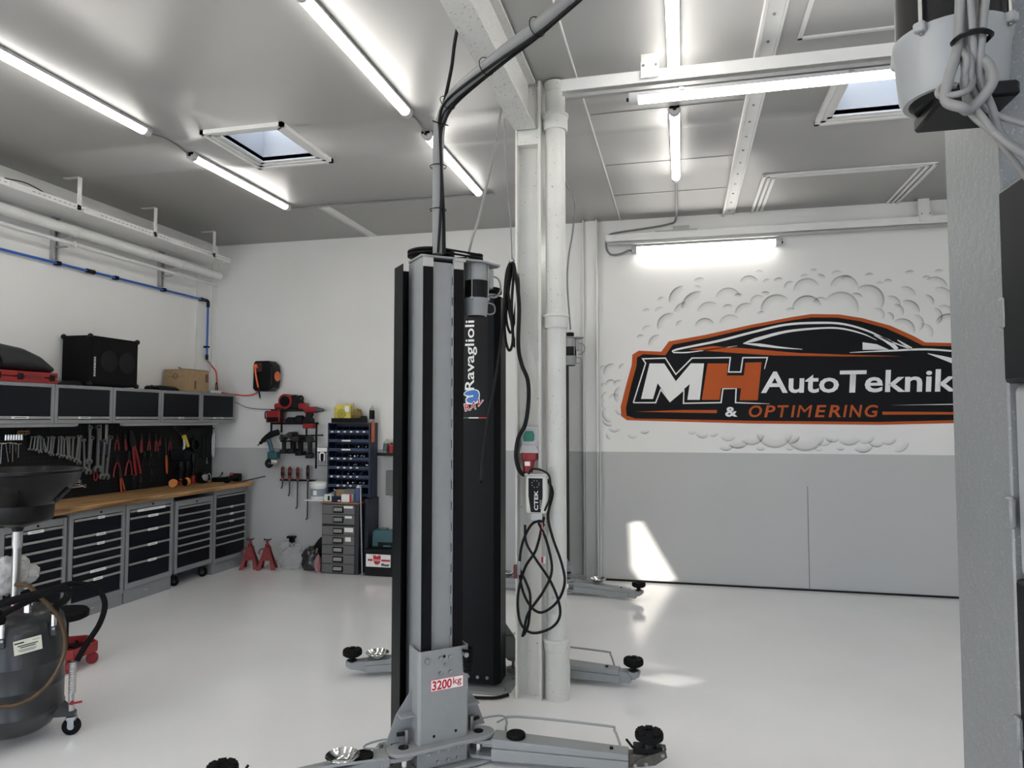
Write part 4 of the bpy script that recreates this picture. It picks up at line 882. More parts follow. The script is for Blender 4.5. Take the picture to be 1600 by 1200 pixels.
for k in range(13): pr += [(.0185, .225+k*.0125), (.0155, .225+k*.0125+.006)]
sp = MB().lathe(pr, (.245,-.13,0), 14).build('hose_spring', M_alu, t); 
MB().cyl((.245,-.13,.135), (.242,-.13,.225), .014, n=12).build('hose_tail', M_alu, t)
vl = MB().cyl((.245,-.155,.178), (.245,-.10,.178), .010, n=10).build('drain_valve', M_red, t); MB().box(.232,.29,-.17,-.16,.176,.186).build('valve_lever', M_red, vl, bevel=.002)
nt_ = MB().cyl((.04,-.11,.655), (.04,-.11,.70), .020, n=6).cyl((.04,-.11,.70), (.04,-.11,.712), .024, n=16).build('filler_fitting', M_chrome, t)
MB().cyl((.04,-.11,.712), (.04,-.11,.735), .014, n=12).build('fitting_cap', mat('brass', (0.52,0.36,0.16), 0.3, metal=.9), t)
MB().box(-.02,.01,-.07,-.05,.675,.735).build('valve_handle', M_red, t, bevel=.004)
MB().tube([(-.20,-.235,.17),(-.14,-.25,.155),(-.115,-.255,.10),(-.115,-.26,.05),(-.15,-.26,.015),(-.23,-.25,.013)], .012, 10, smooth=4).build('probe_tube', M_alu, t)
for k, a in enumerate((-22, 98, 218)):
    aa = math.radians(a); o_ = V(math.cos(aa), math.sin(aa), 0)
    br = MB().add([o_*.19 + V(-o_.y,o_.x,0)*s*.045 + V(0,0,z) for s in (-1,1) for z in (.11,.19)] + [o_*.285 + V(-o_.y,o_.x,0)*s*.02 + V(0,0,z) for s in (-1,1) for z in (.10,.118)],
        [(0,1,3,2),(4,6,7,5),(0,4,5,1),(2,3,7,6),(0,2,6,4),(1,5,7,3)]).build('leg_bracket', M_drum, t)
    w_ = o_*.268 + V(0,0,.045)
    MB().cbox(w_ + V(0,0,.04), (.05,.034,.022), Matrix.Rotation(aa, 3, 'Z')).build('caster_fork', M_steel, br, bevel=.004)
    MB().cbox(w_ + V(-o_.y,o_.x,0)*.016 + V(0,0,.018), (.03,.003,.05), Matrix.Rotation(aa, 3, 'Z')).build('caster_cheek', M_steel, br)
    MB().cbox(w_ - V(-o_.y,o_.x,0)*.016 + V(0,0,.018), (.03,.003,.05), Matrix.Rotation(aa, 3, 'Z')).build('caster_cheek', M_steel, br)
    MB().lathe([(.008,-.011),(.036,-.012),(.045,-.008),(.045,.008),(.036,.012),(.008,.011)], w_, 22, axis=(-o_.y,o_.x,0)).build('caster_wheel', M_rubber, br)
    MB().lathe([(.001,-.0135),(.017,-.0135),(.017,.0135),(.001,.0135)], w_, 16, axis=(-o_.y,o_.x,0)).build('wheel_hub', M_alu, br)
# crumpled rag behind the pole
from mathutils import noise
m = MB().ball((0,0,0), 1.0, 40, 26)
m.v = [V(p.x*.125, p.y*.055, p.z*.095) * (1 + .22*noise.noise(p*2.2) + .10*noise.noise(p*6) + .05*noise.noise(p*13)) for p in m.v]
tag(m.build('rag', mat('grey_cloth', (0.42,0.42,0.41), 0.9, var=.25, vscale=30, bump=.6, bscale=60), loc=(-3.46, 3.07, .825), rz=math.radians(47.8)), 'crumpled pale grey rag hanging on the oil drainer pole', 'rag')
# roller stool
t = thing('roller_stool', 'low roller stool with black seat and red tray base behind the drainer', 'stool', (-4.03, 4.0, 0), math.radians(20))
hexo = [(math.cos(k*PI/3 + .2)*.20, math.sin(k*PI/3 + .2)*.20) for k in range(6)]
MB().prism(hexo, 'xy', .085, .10).build('tray_floor', M_red, t, bevel=.004)
for k in range(6):
    a, b = V(*hexo[k], 0), V(*hexo[(k+1) % 6], 0); MB().bar(a*.975 + V(0,0,.125), b*.975 + V(0,0,.125), .012, .055).build('tray_wall', M_red, t, bevel=.003)
    MB().prism([tuple((a*.90)[:2]), tuple((b*.90)[:2]), tuple((b*.35)[:2]), tuple((a*.35)[:2])], 'xy', .10, .108).build('tray_liner', M_black, t)
MB().cyl((0,0,.10), (0,0,.32), .024, n=16).build('gas_column', M_black, t)
MB().lathe([(.001,.315),(.12,.315),(.14,.325),(.142,.36),(.13,.375),(.001,.378)], (0,0,0), 32).build('seat', M_rubber, t)
for k in range(5):
    a = 2*PI*k/5 + .3; p = V(math.cos(a)*.165, math.sin(a)*.165, .038)
    fk = MB().cyl(p + V(0,0,.01), p + V(0,0,.085), .009, n=10).build('caster_stem', M_black, t)
    MB().lathe([(.001,-.016),(.034,-.016),(.038,-.010),(.038,.010),(.034,.016),(.001,.016)], p, 18, axis=(math.sin(a),-math.cos(a),0)).build('caster_wheel', M_red, fk)
# steel parts bowls on the lift arms
BW = MB().lathe([(.001,0),(.030,0),(.05,.008),(.068,.026),(.076,.034),(.074,.036),(.066,.029),(.048,.012),(.028,.004),(.001,.004)], (0,0,0), 28).mesh('parts_bowl'); BW.materials.append(M_chrome)
for (x, y, z), lab in (((-1.48,2.965,.128), 'polished steel parts bowl on the near arm at the bottom edge'), ((-1.93,4.345,.110), 'polished steel parts bowl on the arm left of the front post'),
        ((-1.665,6.81,.124), 'polished steel parts bowl on the far lift arm left of the column'), ((-.775,6.745,.124), 'polished steel parts bowl on the far lift arm right of the downpipe')):
    tag(link('parts_bowl', BW, loc=(x, y, z)), lab, 'bowl', 'parts bowls on the lift arms')
# ------------------------------------------------------------------ tool corner on the back wall
M_dkblue = mat('rack_dark_blue', (0.008,0.016,0.042), 0.45, var=.05)
M_dkmetal = mat('drawer_grey_metal', (0.13,0.13,0.125), 0.42, var=.06)
# cable reel
t = thing('cable_reel', 'black wall reel with orange cable above the power tool rack', 'cable reel', (-4.625, 7.38, 1.97))
MB().prism([(-.13,.03),(-.10,0),(.06,0),(.11,.04),(.125,.12),(.125,.22),(.11,.30),(.06,.345),(-.11,.345),(-.125,.31)], 'xz', -.20, -.02).build('shell', M_black, t, bevel=.018, seg=3)
MB().box(-.04,.04,-.03,0,.10,.25).build('wall_bracket', M_black, t)
MB().box(-.11,-.01,-.205,-.198,.22,.32).build('recess', mat('reel_recess', (0.05,0.012,0.008), 0.6), t, bevel=.005)
MB().cyl((.122,-.11,.17), (.138,-.11,.17), .055, n=20).build('side_disc', mat('orange_plastic', (0.70,0.16,0.06), 0.45), t)
M_org = mat('orange_cable', (0.80,0.14,0.03), 0.45)
MB().tube([(-.075,-.225,.30),(-.07,-.24,.24),(-.055,-.24,.15),(-.035,-.23,.04)], .010, 8, smooth=4).build('cable_end', M_org, t)
MB().lathe([(.02,0),(.03,.012),(.026,.03),(.012,.05)], (-.075,-.225,.255), 14).build('cable_stop', M_org, t)
MB().cyl((-.035,-.23,.04), (-.015,-.22,-.08), .013, .009, n=10).build('plug', M_black, t); MB().cyl((-.015,-.22,-.08), (-.011,-.218,-.10), .006, n=8).build('plug_pin', M_steel, t)
# power tool rack
t = thing('power_tool_rack', 'black wire wall rack holding the power tools', 'rack', (0, 7.39, 0))
for x, z0, z1 in ((-4.54,1.46,1.76), (-4.41,1.50,1.76), (-4.098,1.40,1.76), (-3.975,1.10,1.60)): MB().box(x-.008,x+.008,-.16,-.144,z0,z1).build('upright', M_black, t)
for x in (-4.54,-4.098): MB().box(x-.008,x+.008,-.16,0,1.745,1.76).build('wall_arm', M_black, t)
for z, x0, x1 in ((1.752,-4.545,-4.02), (1.605,-4.545,-4.03)):
    MB().box(x0,x1,-.16,-.148,z-.014,z+.006).build('shelf_rail', M_black, t); MB().box(x0,x1,-.014,-.002,z-.014,z+.006).build('shelf_rail', M_black, t)
    for k in range(9): MB().box(x0+.02+k*(x1-x0-.04)/8-.003, x0+.02+k*(x1-x0-.04)/8+.003, -.15,-.006,z-.004,z+.002).build('shelf_wire', M_black, t)
for z in (1.468,1.402): MB().box(-4.42,-3.968,-.165,-.15,z-.008,z+.008).build('drill_rail', M_black, t)
MB().box(-3.98,-3.968,-.15,0,1.46,1.475).build('wall_arm', M_black, t)
def drill(label, x, y, z, body, grip, batt, s=1.0, flip=1, tiltz=0.0, name='cordless_drill', cat='power tool', nose=True, batt_col=None):
    t = thing(name, label, cat, (x, y, z), tiltz); q = s*flip
    MB().cyl((-.08*q,0,0), (.05*q,0,0), .034*s, .032*s, n=16).build('motor_body', body, t)
    if nose: MB().cyl((.05*q,0,0), (.13*q,0,-.004*s), .030*s, .014*s, n=16).build('gear_nose', mat('nose_grey', (0.06,0.06,0.062), 0.45), t); MB().cyl((.13*q,0,-.004*s), (.16*q,0,-.005*s), .006*s, n=8).build('anvil', M_steel, t)
    MB().prism([(-.055*q,-.02*s),(.005*q,-.02*s),(-.01*q,-.14*s),(-.06*q,-.14*s)], 'xz', -.020*s, .020*s).build('grip', grip, t, bevel=.006, seg=2)
    MB().box(min(-.09*q,.03*q),max(-.09*q,.03*q),-.035*s,.035*s,-.19*s,-.14*s).build('battery', batt, t, bevel=.007, seg=2)
    MB().box(min(.0,.012*q),max(.0,.012*q),-.008*s,.008*s,-.06*s,-.03*s).build('trigger', M_black, t)
    return t
drill('red impact driver hanging at the right end of the tool rack', -4.03, 7.24, 1.755, M_red, M_gripk, M_red, 1.1)
drill('black cordless drill hanging on the rack rail, leftmost of four', -4.40, 7.26, 1.44, M_gripk, M_gripk, M_gripk, .95, 1, -1.35)
drill('black cordless drill hanging on the rack rail, second of four', -4.30, 7.27, 1.47, M_gripk, M_gripk, M_gripk, 1.1, 1, -1.55)
drill('black cordless drill hanging on the rack rail, third of four', -4.20, 7.26, 1.43, M_gripk, M_gripk, M_gripk, 1.0, 1, -1.7)
drill('black cordless drill with large battery, rightmost of four on the rail', -4.07, 7.26, 1.43, M_gripk, M_gripk, M_black, 1.15, 1, -1.2, nose=False)
t = thing('cordless_saw', 'red cordless circular saw on the top shelf of the rack', 'power tool', (-4.33, 7.30, 1.762))
MB().cyl((-.04,-.07,.09), (-.04,.04,.09), .085, n=24).build('blade_guard', M_red, t); MB().cyl((-.04,-.08,.09), (-.04,-.07,.09), .06, n=20).build('motor_cap', M_black, t)
MB().prism([(.0,.02),(.10,.0),(.16,.05),(.13,.12),(.06,.17),(.02,.15)], 'xz', -.05, .03).build('handle_block', M_gripk, t, bevel=.008)
MB().tube([(.08,-.02,.12),(.13,-.02,.15),(.16,-.02,.12),(.13,-.02,.06)], .012, 8, smooth=4).build('handle_loop', M_gripk, t)
MB().box(.12,.22,-.06,.02,.0,.07).build('battery', M_red, t, bevel=.008); MB().cyl((-.17,-.04,.035), (-.08,-.04,.035), .034, n=16).build('motor_end', M_red, t); MB().box(-.16,.10,-.07,.06,0,.006).build('sole_plate', M_black, t)
t = thing('work_light', 'red and black box-shaped work light hooked on the left of the rack', 'work light', (-4.53, 7.27, 1.612))
MB().box(-.07,.10,-.05,.06,.0,.135).build('housing', M_red, t, bevel=.008, seg=2); MB().tube([(-.08,0,.05),(-.11,0,.05),(-.11,0,.12),(-.08,0,.12)], .008, 8, smooth=2, closed=True).build('hook', M_black, t); MB().box(-.05,.09,-.056,-.05,.01,.06).build('lens', M_black, t)
for i, (x, w, h) in enumerate(((-4.33,.11,.055), (-4.22,.10,.075), (-4.11,.10,.06))):
    t = thing('battery_pack', 'black tool battery on the second rack shelf, %s of three' % ['left','middle','right'][i], 'battery', (x, 7.31, 1.612), 0, 'batteries on the rack shelf')
    MB().prism([(-w/2,0),(w/2,0),(w/2,h*.6),(w*.3,h),(-w*.3,h),(-w/2,h*.5)], 'xz', -.05, .04).build('case', M_gripk, t, bevel=.006, seg=2); MB().box(-w*.25,w*.25,-.03,.03,h,h+.006).build('contact_rail', M_black, t)
# angle grinder hanging on the left
M_teal = mat('teal_plastic', (0.03,0.10,0.115), 0.45)
t = thing('angle_grinder', 'black and teal grinder hanging at the left of the rack', 'power tool', (-4.52, 7.25, 1.37))
MB().tube([(.06,0,.13),(-.02,0,.11),(-.10,0,.06),(-.165,0,.005)], [.036,.038,.034,.03,.02], 12, smooth=5).build('body', M_gripk, t); MB().cyl((-.165,0,.005), (-.20,0,-.02), .012, .008, n=10).build('spindle', M_steel, t)
MB().tube([(-.06,0,.05),(-.03,0,-.03),(-.01,0,-.10)], .026, 10, smooth=4).build('side_handle', M_teal, t); MB().box(-.05,.07,-.045,.045,-.17,-.09).build('battery', M_teal, t, bevel=.01, seg=2)
MB().lathe([(.012,-.01),(.048,-.012),(.055,0),(.048,.012),(.012,.01)], (-.03,-.03,-.22), 24, axis=(0,1,0)).build('disc', M_gripk, t); MB().cyl((.0,-.04,-.20), (.05,.0,-.20), .03, n=14).build('gear_head', M_alu, t)
# perforated plate
t = thing('hole_gauge_plate', 'black and white patterned hanging card right of the drills', 'card', (-3.885, 7.215, 1.135))
MB().box(-.066,.066,-.006,0,0,.205).build('card', M_black, t); MB().box(-.06,.06,-.008,-.006,.155,.20).build('header', M_paper, t)
MB().prism([(-.028,.05),(-.034,.07),(-.034,.13),(-.02,.15),(.02,.15),(.034,.13),(.034,.07),(.028,.05),(.016,.05),(.020,.075),(.020,.125),(.012,.135),(-.012,.135),(-.020,.125),(-.020,.075),(-.016,.05)], 'xz', -.008, -.006).build('printed_ring', M_paper, t)
m = MB()
for k in range(9):
    for sx in (-.056, -.044, .046, .058): m.box(sx-.004,sx+.004,-.0075,-.006,.008+k*.016,.016+k*.016)
for k in range(4):
    for q in range(5): m.box(-.03+q*.015-.004,-.03+q*.015+.004,-.0075,-.006,.006+k*.011,.012+k*.011)
m.build('printed_pattern', M_paper, t)['kind'] = 'stuff'
# pry bars
t = thing('bar_holder', 'narrow black wall rail holding four pry bars', 'rail', (0, 7.39, 0)); MB().box(-4.485,-4.02,-.05,-.03,.945,.965).build('rail', M_black, t); MB().box(-4.485,-4.02,-.03,0,.945,.95).build('shelf', M_black, t)
for i, (x, zt, zb) in enumerate(((-4.44,1.105,.86), (-4.35,1.105,.775), (-4.25,1.10,.635), (-4.122,1.125,.515))):
    t = thing('pry_bar', 'red and black handled pry bar in the wall rail, %s' % ['shortest, leftmost','second shortest','second longest','longest, rightmost'][i], 'pry bar', (x, 7.325, 0), 0, 'pry bars on the back wall')
    MB().lathe([(.008,.965),(.018,.98),(.017,1.02),(.021,1.06),(.019,zt-.012),(.010,zt)], (0,0,0), 12).build('grip', M_red if i < 3 else mat('dark_wood_grip', (0.06,0.02,0.018), 0.5), t); MB().lathe([(.0185,1.0),(.0215,1.03),(.0215,zt-.02),(.012,zt+.004),(.001,zt+.004)], (0,0,0), 6).build('grip_shell', M_gripk, t)
    MB().lathe([(.008,.955),(.011,.958),(.011,.972),(.008,.975)], (0,0,0), 10).build('ferrule', mat('copper_ferrule', (0.55,0.25,0.15), 0.4, metal=.6), t)
    MB().tube([(0,0,.97),(0,0,zb+.05),(-.004,-.0,zb+.02),(-.014,-.004,zb)], .0085, 8, smooth=3).build('shank', M_jaw, t)
# wipes bucket
t = thing('wipes_bucket', 'white bucket of wipes with grey label on the wall shelf', 'bucket', (-3.93, 7.24, .765)); 
MB().lathe([(.001,0),(.088,0),(.094,.03),(.100,.14),(.001,.14)], (0,0,0), 32).build('tub', M_white, t); MB().lathe([(.0945,.035),(.0995,.12)], (0,0,0), 32).build('label_band', mat('label_bluegrey', (0.26,0.31,0.35), 0.4), t)
MB().lathe([(.001,.205),(.03,.2),(.098,.19),(.108,.18),(.110,.145),(.100,.14)], (0,0,0), 32).build('lid', M_white, t); MB().lathe([(.001,.208),(.036,.207),(.040,.201)], (0,0,0), 20).build('dispenser', M_lampgrey, t)
MB().box(-.02,.02,-.101,-.097,.05,.10).build('label_mark', M_paper, t)
tag(MB().box(-4.05,-3.82,7.13,7.39,.752,.764).build('wall_shelf', M_white), 'small white wall shelf under the wipes bucket', 'shelf')
# blue bin rack
t = thing('bin_rack', 'dark blue small-parts rack with labelled shelves on the back wall', 'rack', (0, 7.39, 0))
MB().box(-3.815,-3.80,-.19,0,.79,1.60).build('side_panel', M_dkblue, t); MB().box(-3.325,-3.305,-.19,0,.79,1.60).build('side_panel', M_dkblue, t); MB().box(-3.80,-3.325,-.01,0,.79,1.60).build('back_panel', M_dkblue, t); MB().box(-3.815,-3.305,-.19,0,1.60,1.61).build('top_panel', M_dkblue, t)
lbx = [[0,1,2,3,4,5],[9],[9],[0,1,2,3],[1,2,3,4],[0,1,2,3,4],[1,2,3],[2]]
M_rackblue = mat('rack_blue', (0.020,0.042,0.095), 0.45)
for k in range(8):
    z = 1.518 - k*.0985
    sh = MB().box(-3.80,-3.325,-.185,-.01,z-.022,z-.016).box(-3.80,-3.325,-.19,-.184,z-.022,z+.010).build('shelf', M_rackblue, t)
    for q in range(1,6): MB().box(-3.80+q*.079-.002,-3.80+q*.079+.002,-.18,-.01,z-.016,z+.05).build('divider', M_dkblue, sh)
    for q in lbx[k]:
        if q == 9: MB().box(-3.645,-3.54,-.1915,-.19,z-.014,z+.002).build('label_card', M_paper, sh)
        else: MB().box(-3.775+q*.076,-3.775+q*.076+.026,-.1915,-.19,z-.014,z+.002).build('label_card', M_paper, sh)
m = MB()
for k in range(60):
    z = 1.518 - random.choice((2,3,4,4,5,5,6,6))*.0985; x = random.uniform(-3.60,-3.36); a = random.random()*3
    m.bar((x,7.39-.16,z+.018+random.random()*.012), (x+.014*math.cos(a),7.39-.155,z+.02+.014*math.sin(a)), .005, .005)
o = m.build('hardware', M_chrome, t); o.location = (0,-7.39,0); o['kind'] = 'stuff'
tag(MB().box(-3.303,-3.293,7.20,7.28,1.40,1.62).box(-3.303,-3.285,7.20,7.21,1.40,1.62).build('orange_level', mat('orange_print', (0.58,0.13,0.05), 0.5)), 'orange strip hanging on the right side of the blue rack', 'strip')
t = thing('spool_tray', 'black tray on top of the blue rack', 'tray', (-3.61, 7.29, 1.612)); MB().box(-.17,.19,-.08,.08,0,.012).build('floor', M_black, t)
for b_ in ((-.17,.19,-.08,-.07,.012,.05),(-.17,.19,.07,.08,.012,.05),(-.17,-.16,-.07,.07,.012,.05),(.18,.19,-.07,.07,.012,.075)): MB().box(*b_).build('rim', M_black, t)
t = thing('cable_spool', 'square yellow spool standing in the black tray', 'spool', (-3.665, 7.29, 1.626)); MB().prism([(-.10,0),(.10,0),(.10,.17),(.08,.19),(-.06,.19),(-.10,.15)], 'xz', -.045, .045).build('carton', mat('spool_yellow', (0.62,0.52,0.10), 0.5, var=.25, vscale=12), t); m = MB(); m.T = Matrix.Translation((-.01,-.0465,.085)) @ Matrix.Rotation(PI/2, 4, 'Z')
ring2d(m, 0, 0, .052, .036, .002, 20); ring2d(m, 0, 0, .026, .008, .002, 16); m.build('printed_rings', mat('spool_ring', (0.35,0.33,0.02), 0.5), t); MB().box(.03,.08,-.0465,-.045,.10,.17).build('printed_panel', M_paper, t)
MB().cyl((.10,0,.14), (.115,0,.205), .006, n=8).build('spindle', M_steel, t)
m = MB().ball((0,0,0), 1, 24, 16); m.v = [V(p.x*.055, p.y*.05, p.z*.07)*(1+.2*noise.noise(p*3)) for p in m.v]; tag(m.build('work_glove', mat('glove_ochre', (0.22,0.15,0.05), 0.9, var=.3, vscale=40), loc=(-3.505,7.29,1.695)), 'crumpled ochre glove beside the yellow spool', 'glove')
def spray_can(label, x, y, z, r, h, body, cap, band=None, tiltx=0):
    t = thing('spray_can', label, 'can', (x, y, z)); t.rotation_euler = (0, tiltx, 0)
    MB().lathe([(.001,0),(r*.95,0),(r,.004),(r,h*.78),(r*.92,h*.82),(r*.55,h*.86)], (0,0,0), 20).build('body', body, t); MB().lathe([(r*.6,h*.84),(r*.6,h*.9),(r*.35,h*.92),(r*.3,h),(.001,h)], (0,0,0), 16).build('nozzle', cap, t)
    MB().lathe([(r*1.005,h*.2),(r*1.005,h*.72)], (0,0,0), 20).build('label_band', band or M_paper, t)
spray_can('slim dark spray can with pale print on top of the blue rack', -3.325, 7.28, 1.612, .030, .19, mat('can_pale', (0.35,0.36,0.33), 0.4), M_lampgrey, M_black)
# corner shelf with cans
t = thing('small_shelf', 'short black wall shelf partly hidden by the front lift post', 'shelf', (-3.12, 7.39, 1.25)); MB().box(-.12,.16,-.16,0,0,.012).build('board', M_black, t); MB().box(-.12,.16,-.16,-.15,.012,.035).build('lip', M_black, t); MB().box(-.12,-.11,-.16,0,.012,.03).build('end', M_black, t)
spray_can('pale green spray can leaning on the short black shelf', -3.17, 7.29, 1.264, .032, .17, mat('can_green', (0.40,0.44,0.30), 0.4), M_lampgrey, mat('can_print', (0.10,0.11,0.13), 0.5), tiltx=.12)
spray_can('short red and white can on the short black shelf', -3.085, 7.27, 1.264, .034, .13, mat('can_red', (0.45,0.03,0.03), 0.4), M_black, M_red)
t = thing('wall_box', 'grey metal cabinet on the wall behind the front lift post', 'box', (-3.07, 7.39, .82)); MB().box(-.09,.15,-.10,0,0,.265).build('body', M_dkmetal, t, bevel=.003); MB().box(-.104,-.088,-.07,-.03,.08,.11).build('knob', M_black, t, bevel=.005); MB().box(-.03,.14,-.104,-.10,.03,.24).build('door', M_dkmetal, t)
# metal drawer units
def drawer_stack(label, z0, z1, n, labs):
    t = thing('metal_drawer_unit', label, 'drawer unit', (-3.565, 7.03, z0)); H = z1-z0
    MB().box(-.215,.215,0,.33,0,H).build('case', mat('unit_dark_side', (0.018,0.020,0.028), 0.45), t, bevel=.002)
    for k in range(n):
        a = .008 + (H-.016)*(n-1-k)/n; b = .008 + (H-.016)*(n-k)/n
        d = MB().box(-.205,.170,-.012,0,a+.003,b-.003).build('drawer', M_dkmetal, d_parent(t), bevel=.002)
        hc = (a+b)/2
        MB().box(-.075,.045,-.026,-.012,hc-.034,hc+.030).build('handle_frame', M_black, d, bevel=.004); MB().prism([(-.034,hc-.012),(-.026,hc+.020),(-.024,hc+.020),(-.024,hc-.02)], 'yz', -.063, .033).build('handle_pull', mat('pull_steel', (0.30,0.30,0.28), 0.35, metal=.6), d)
        if k in labs:
            x0, x1, h = labs[k]; MB().box(x0,x1,-.0135,-.012,b-.014-h,b-.014).build('label_card', M_paper, d)
    return t
def d_parent(t): return t
drawer_stack('lower grey metal unit of five drawers standing on the floor', 0, .515, 5, {0: (.055,.155,.045), 1: (.065,.13,.045)})
drawer_stack('upper grey metal unit of two drawers under the wooden board', .517, .745, 2, {0: (.045,.15,.024), 1: (.06,.14,.024)})
tag(MB().box(-3.79,-3.34,7.01,7.38,.746,.760).build('wooden_board', mat('reddish_wood', (0.25,0.12,0.06), 0.5, var=.2)), 'reddish wooden board on top of the metal drawer units', 'board')
tag(MB().box(-3.325,-3.285,7.12,7.39,0,.79).build('rack_plinth', mat('plinth_navy', (0.008,0.012,0.03), 0.45)), 'dark navy support panel below the blue rack', 'panel')
tag(MB().cyl((-3.30,7.02,.001), (-3.345,7.05,.95), .007, n=10).build('steel_rod', M_alu), 'thin steel rod leaning against the blue rack', 'rod')
# small packs on the board
def pack(label, x, y, w, d, h, mt, mk=None, mkm=None, z=.761, name='parts_box', cat='box'):
    t = thing(name, label, cat, (x, y, z)); MB().box(-w/2,w/2,-d/2,d/2,0,h).build('carton', mt, t, bevel=.002)
    if mk: MB().box(mk[0],mk[1],-d/2-.001,-d/2,mk[2],mk[3]).build('print', mkm or M_ink, t)
    return t
pack('small white carton with dark print at the left of the wooden board', -3.735, 7.10, .085, .07, .075, M_paper, (.0,.025,.012,.06))
pack('navy bag of fasteners beside the small white carton', -3.63, 7.09, .10, .07, .055, mat('navy_film', (0.012,0.015,0.05), 0.25), (.02,.05,.005,.02), M_paper, name='fastener_bag', cat='bag')
pack('brown open carton standing behind the navy bag', -3.635, 7.20, .10, .09, .12, M_card)
pack('white and red carton in the middle of the board', -3.505, 7.08, .12, .07, .082, M_paper, (.035,.06,.0,.082), M_redink)
pack('clear grey plastic box behind the white and red carton', -3.505, 7.18, .135, .09, .13, mat('grey_clear', (0.16,0.16,0.15), 0.3))
spray_can('blue spray can with white cap at the right of the wooden board', -3.39, 7.09, .761, .036, .18, mat('can_blue', (0.06,0.10,0.22), 0.35), M_paper, mat('can_blue_dark', (0.05,0.08,0.20), 0.35))
for i, (x0, z0, x1, z1) in enumerate(((-3.76,.83,-3.68,.87), (-3.75,.84,-3.69,.845), (-3.72,.885,-3.66,.84))): tag(MB().cyl((x0,7.13+i*.02,z0), (x1,7.14+i*.02,z1), .005, n=8).build('loose_pin', M_alu), 'small steel pin lying over the small white carton, %s' % ['lowest end raised','flat one','steep one'][i], 'pin', 'pins on the small cartons')
# toolcase with brand plate and teal case
t = thing('tool_crate', 'black tool crate with red and white sign plate beside the drawer units', 'crate', (-3.14, 7.12, 0)); MB().box(-.135,.19,-.10,.24,.0,.275).build('body', M_black, t, bevel=.006); MB().box(-.14,.195,-.105,.245,.255,.285).build('rim', M_black, t, bevel=.004)
pt = MB().box(-.117,.16,-.104,-.101,.098,.228).build('sign_plate', M_paper, t)
MB().prism([(-.034,.218),(-.034,.165),(-.022,.135),(.0,.118),(.003,.128),(.012,.118),(.038,.135),(.050,.165),(.050,.218),(.018,.218),(.012,.208),(.002,.208),(-.004,.218)], 'xz', -.1055, -.104).build('sign_shield', M_redink, pt)
MB().box(-.095,-.042,-.1055,-.104,.158,.178).build('sign_bar', M_redink, pt); MB().box(.058,.155,-.1055,-.104,.158,.178).build('sign_bar', M_redink, pt); MB().box(-.03,.046,-.1062,-.1055,.160,.176).build('sign_field', mat('sign_cream', (0.75,0.65,0.45), 0.5), pt)
text('sign_name', 'W\u00dcRTH', M_ink, pt, (-.027,-.1064,.163), (1,0,0), (0,0,1), .07, .011, bold=.02); text('sign_word', 'Bas', M_ink, pt, (.058,-.1064,.110), (1,0,0), (0,0,1), .09, .028, bold=.05)
t = thing('teal_case', 'teal plastic tool case standing on the black crate', 'case', (-3.10, 7.16, .287)); MB().prism([(-.135,0),(.15,0),(.15,.17),(.135,.185),(-.10,.185),(-.13,.165)], 'xz', -.055, .055).build('shell', M_teal, t, bevel=.014, seg=3); MB().box(-.05,.03,-.02,.02,.18,.20).build('handle', M_dkmetal, t, bevel=.004); MB().box(-.06,.13,-.06,-.055,.005,.055).build('latch_recess', M_black, t); MB().box(.0,.09,-.064,-.06,.008,.025).build('latch', M_teal, t)
# jack stands
M_jack = mat('jack_red', (0.19,0.008,0.008), 0.5, var=.15, vscale=20)
for i, (x, y) in enumerate(((-4.665, 7.06), (-4.465, 7.08))):
    t = thing('jack_stand', 'red steel jack stand by the end cabinet, %s one' % ('left' if i == 0 else 'right'), 'jack stand', (x, y, 0), .35, 'red jack stands')
    for sx in (-1, 1):
        for sy in (-1, 1):
            MB().add([V(sx*.10, sy*.085, 0), V(sx*.055, sy*.085, 0), V(sx*.10, sy*.045, 0), V(sx*.025, sy*.025, .24), V(sx*.006, sy*.025, .24), V(sx*.025, sy*.006, .24)],
                [(0,1,4,3),(0,3,5,2),(1,2,5,4),(0,2,1),(3,4,5)]).build('leg', M_jack, t)
    for sy in (-1, 1): MB().prism([(-.055,.10),(.055,.10),(.026,.24),(-.026,.24)], 'xz', sy*.055-.003, sy*.055+.003).build('side_web', M_jack, t)
    MB().cyl((0,0,.12), (0,0,.27), .024, n=14).build('tube', M_jack, t); MB().box(-.014,.014,-.010,.010,.20,.315).build('ratchet_bar', M_jack, t)
    MB().prism([(-.035,.315),(.035,.315),(.035,.335),(.022,.322),(-.022,.322),(-.035,.335)], 'xz', -.022, .022).build('saddle', M_black, t)
    MB().tube([(-.03,-.02,.22),(-.06,-.035,.225),(-.085,-.035,.19),(-.07,-.03,.17)], .006, 8, smooth=4).build('lever', M_jack, t)
# floor post, plastic bags, black sack
t = thing('floor_bracket', 'small black bracket on the wall behind the plastic bags', 'bracket', (-4.33, 7.36, 0)); MB().box(-.02,.02,-.03,.03,.20,.30).build('stem', M_black, t); MB().box(-.045,.04,-.04,.03,.30,.322).build('cap', M_black, t)
def film(name): return mat(name, (0.62,0.62,0.62), 0.18, alpha=.22, bump=.9, bscale=18)
def lump(name, label, loc, sc, m_, seed, amp=.22, f=2.0, cat='bag'):
    m = MB().ball((0,0,0), 1, 44, 28); off = V(seed*3.1, seed, 0)
    vs = []
    for p in m.v:
        k = 1 + amp*noise.noise(p*f + off) + amp*.5*noise.noise(p*f*2.7 + off) + amp*.25*noise.noise(p*f*6 + off); vs.append(V(p.x*sc[0]*k, p.y*sc[1]*k, max(p.z*sc[2]*k, -sc[2]*.75) + sc[2]*.75))
    m.v = vs; return tag(m.build(name, m_, loc=loc, smooth=60), label, cat)
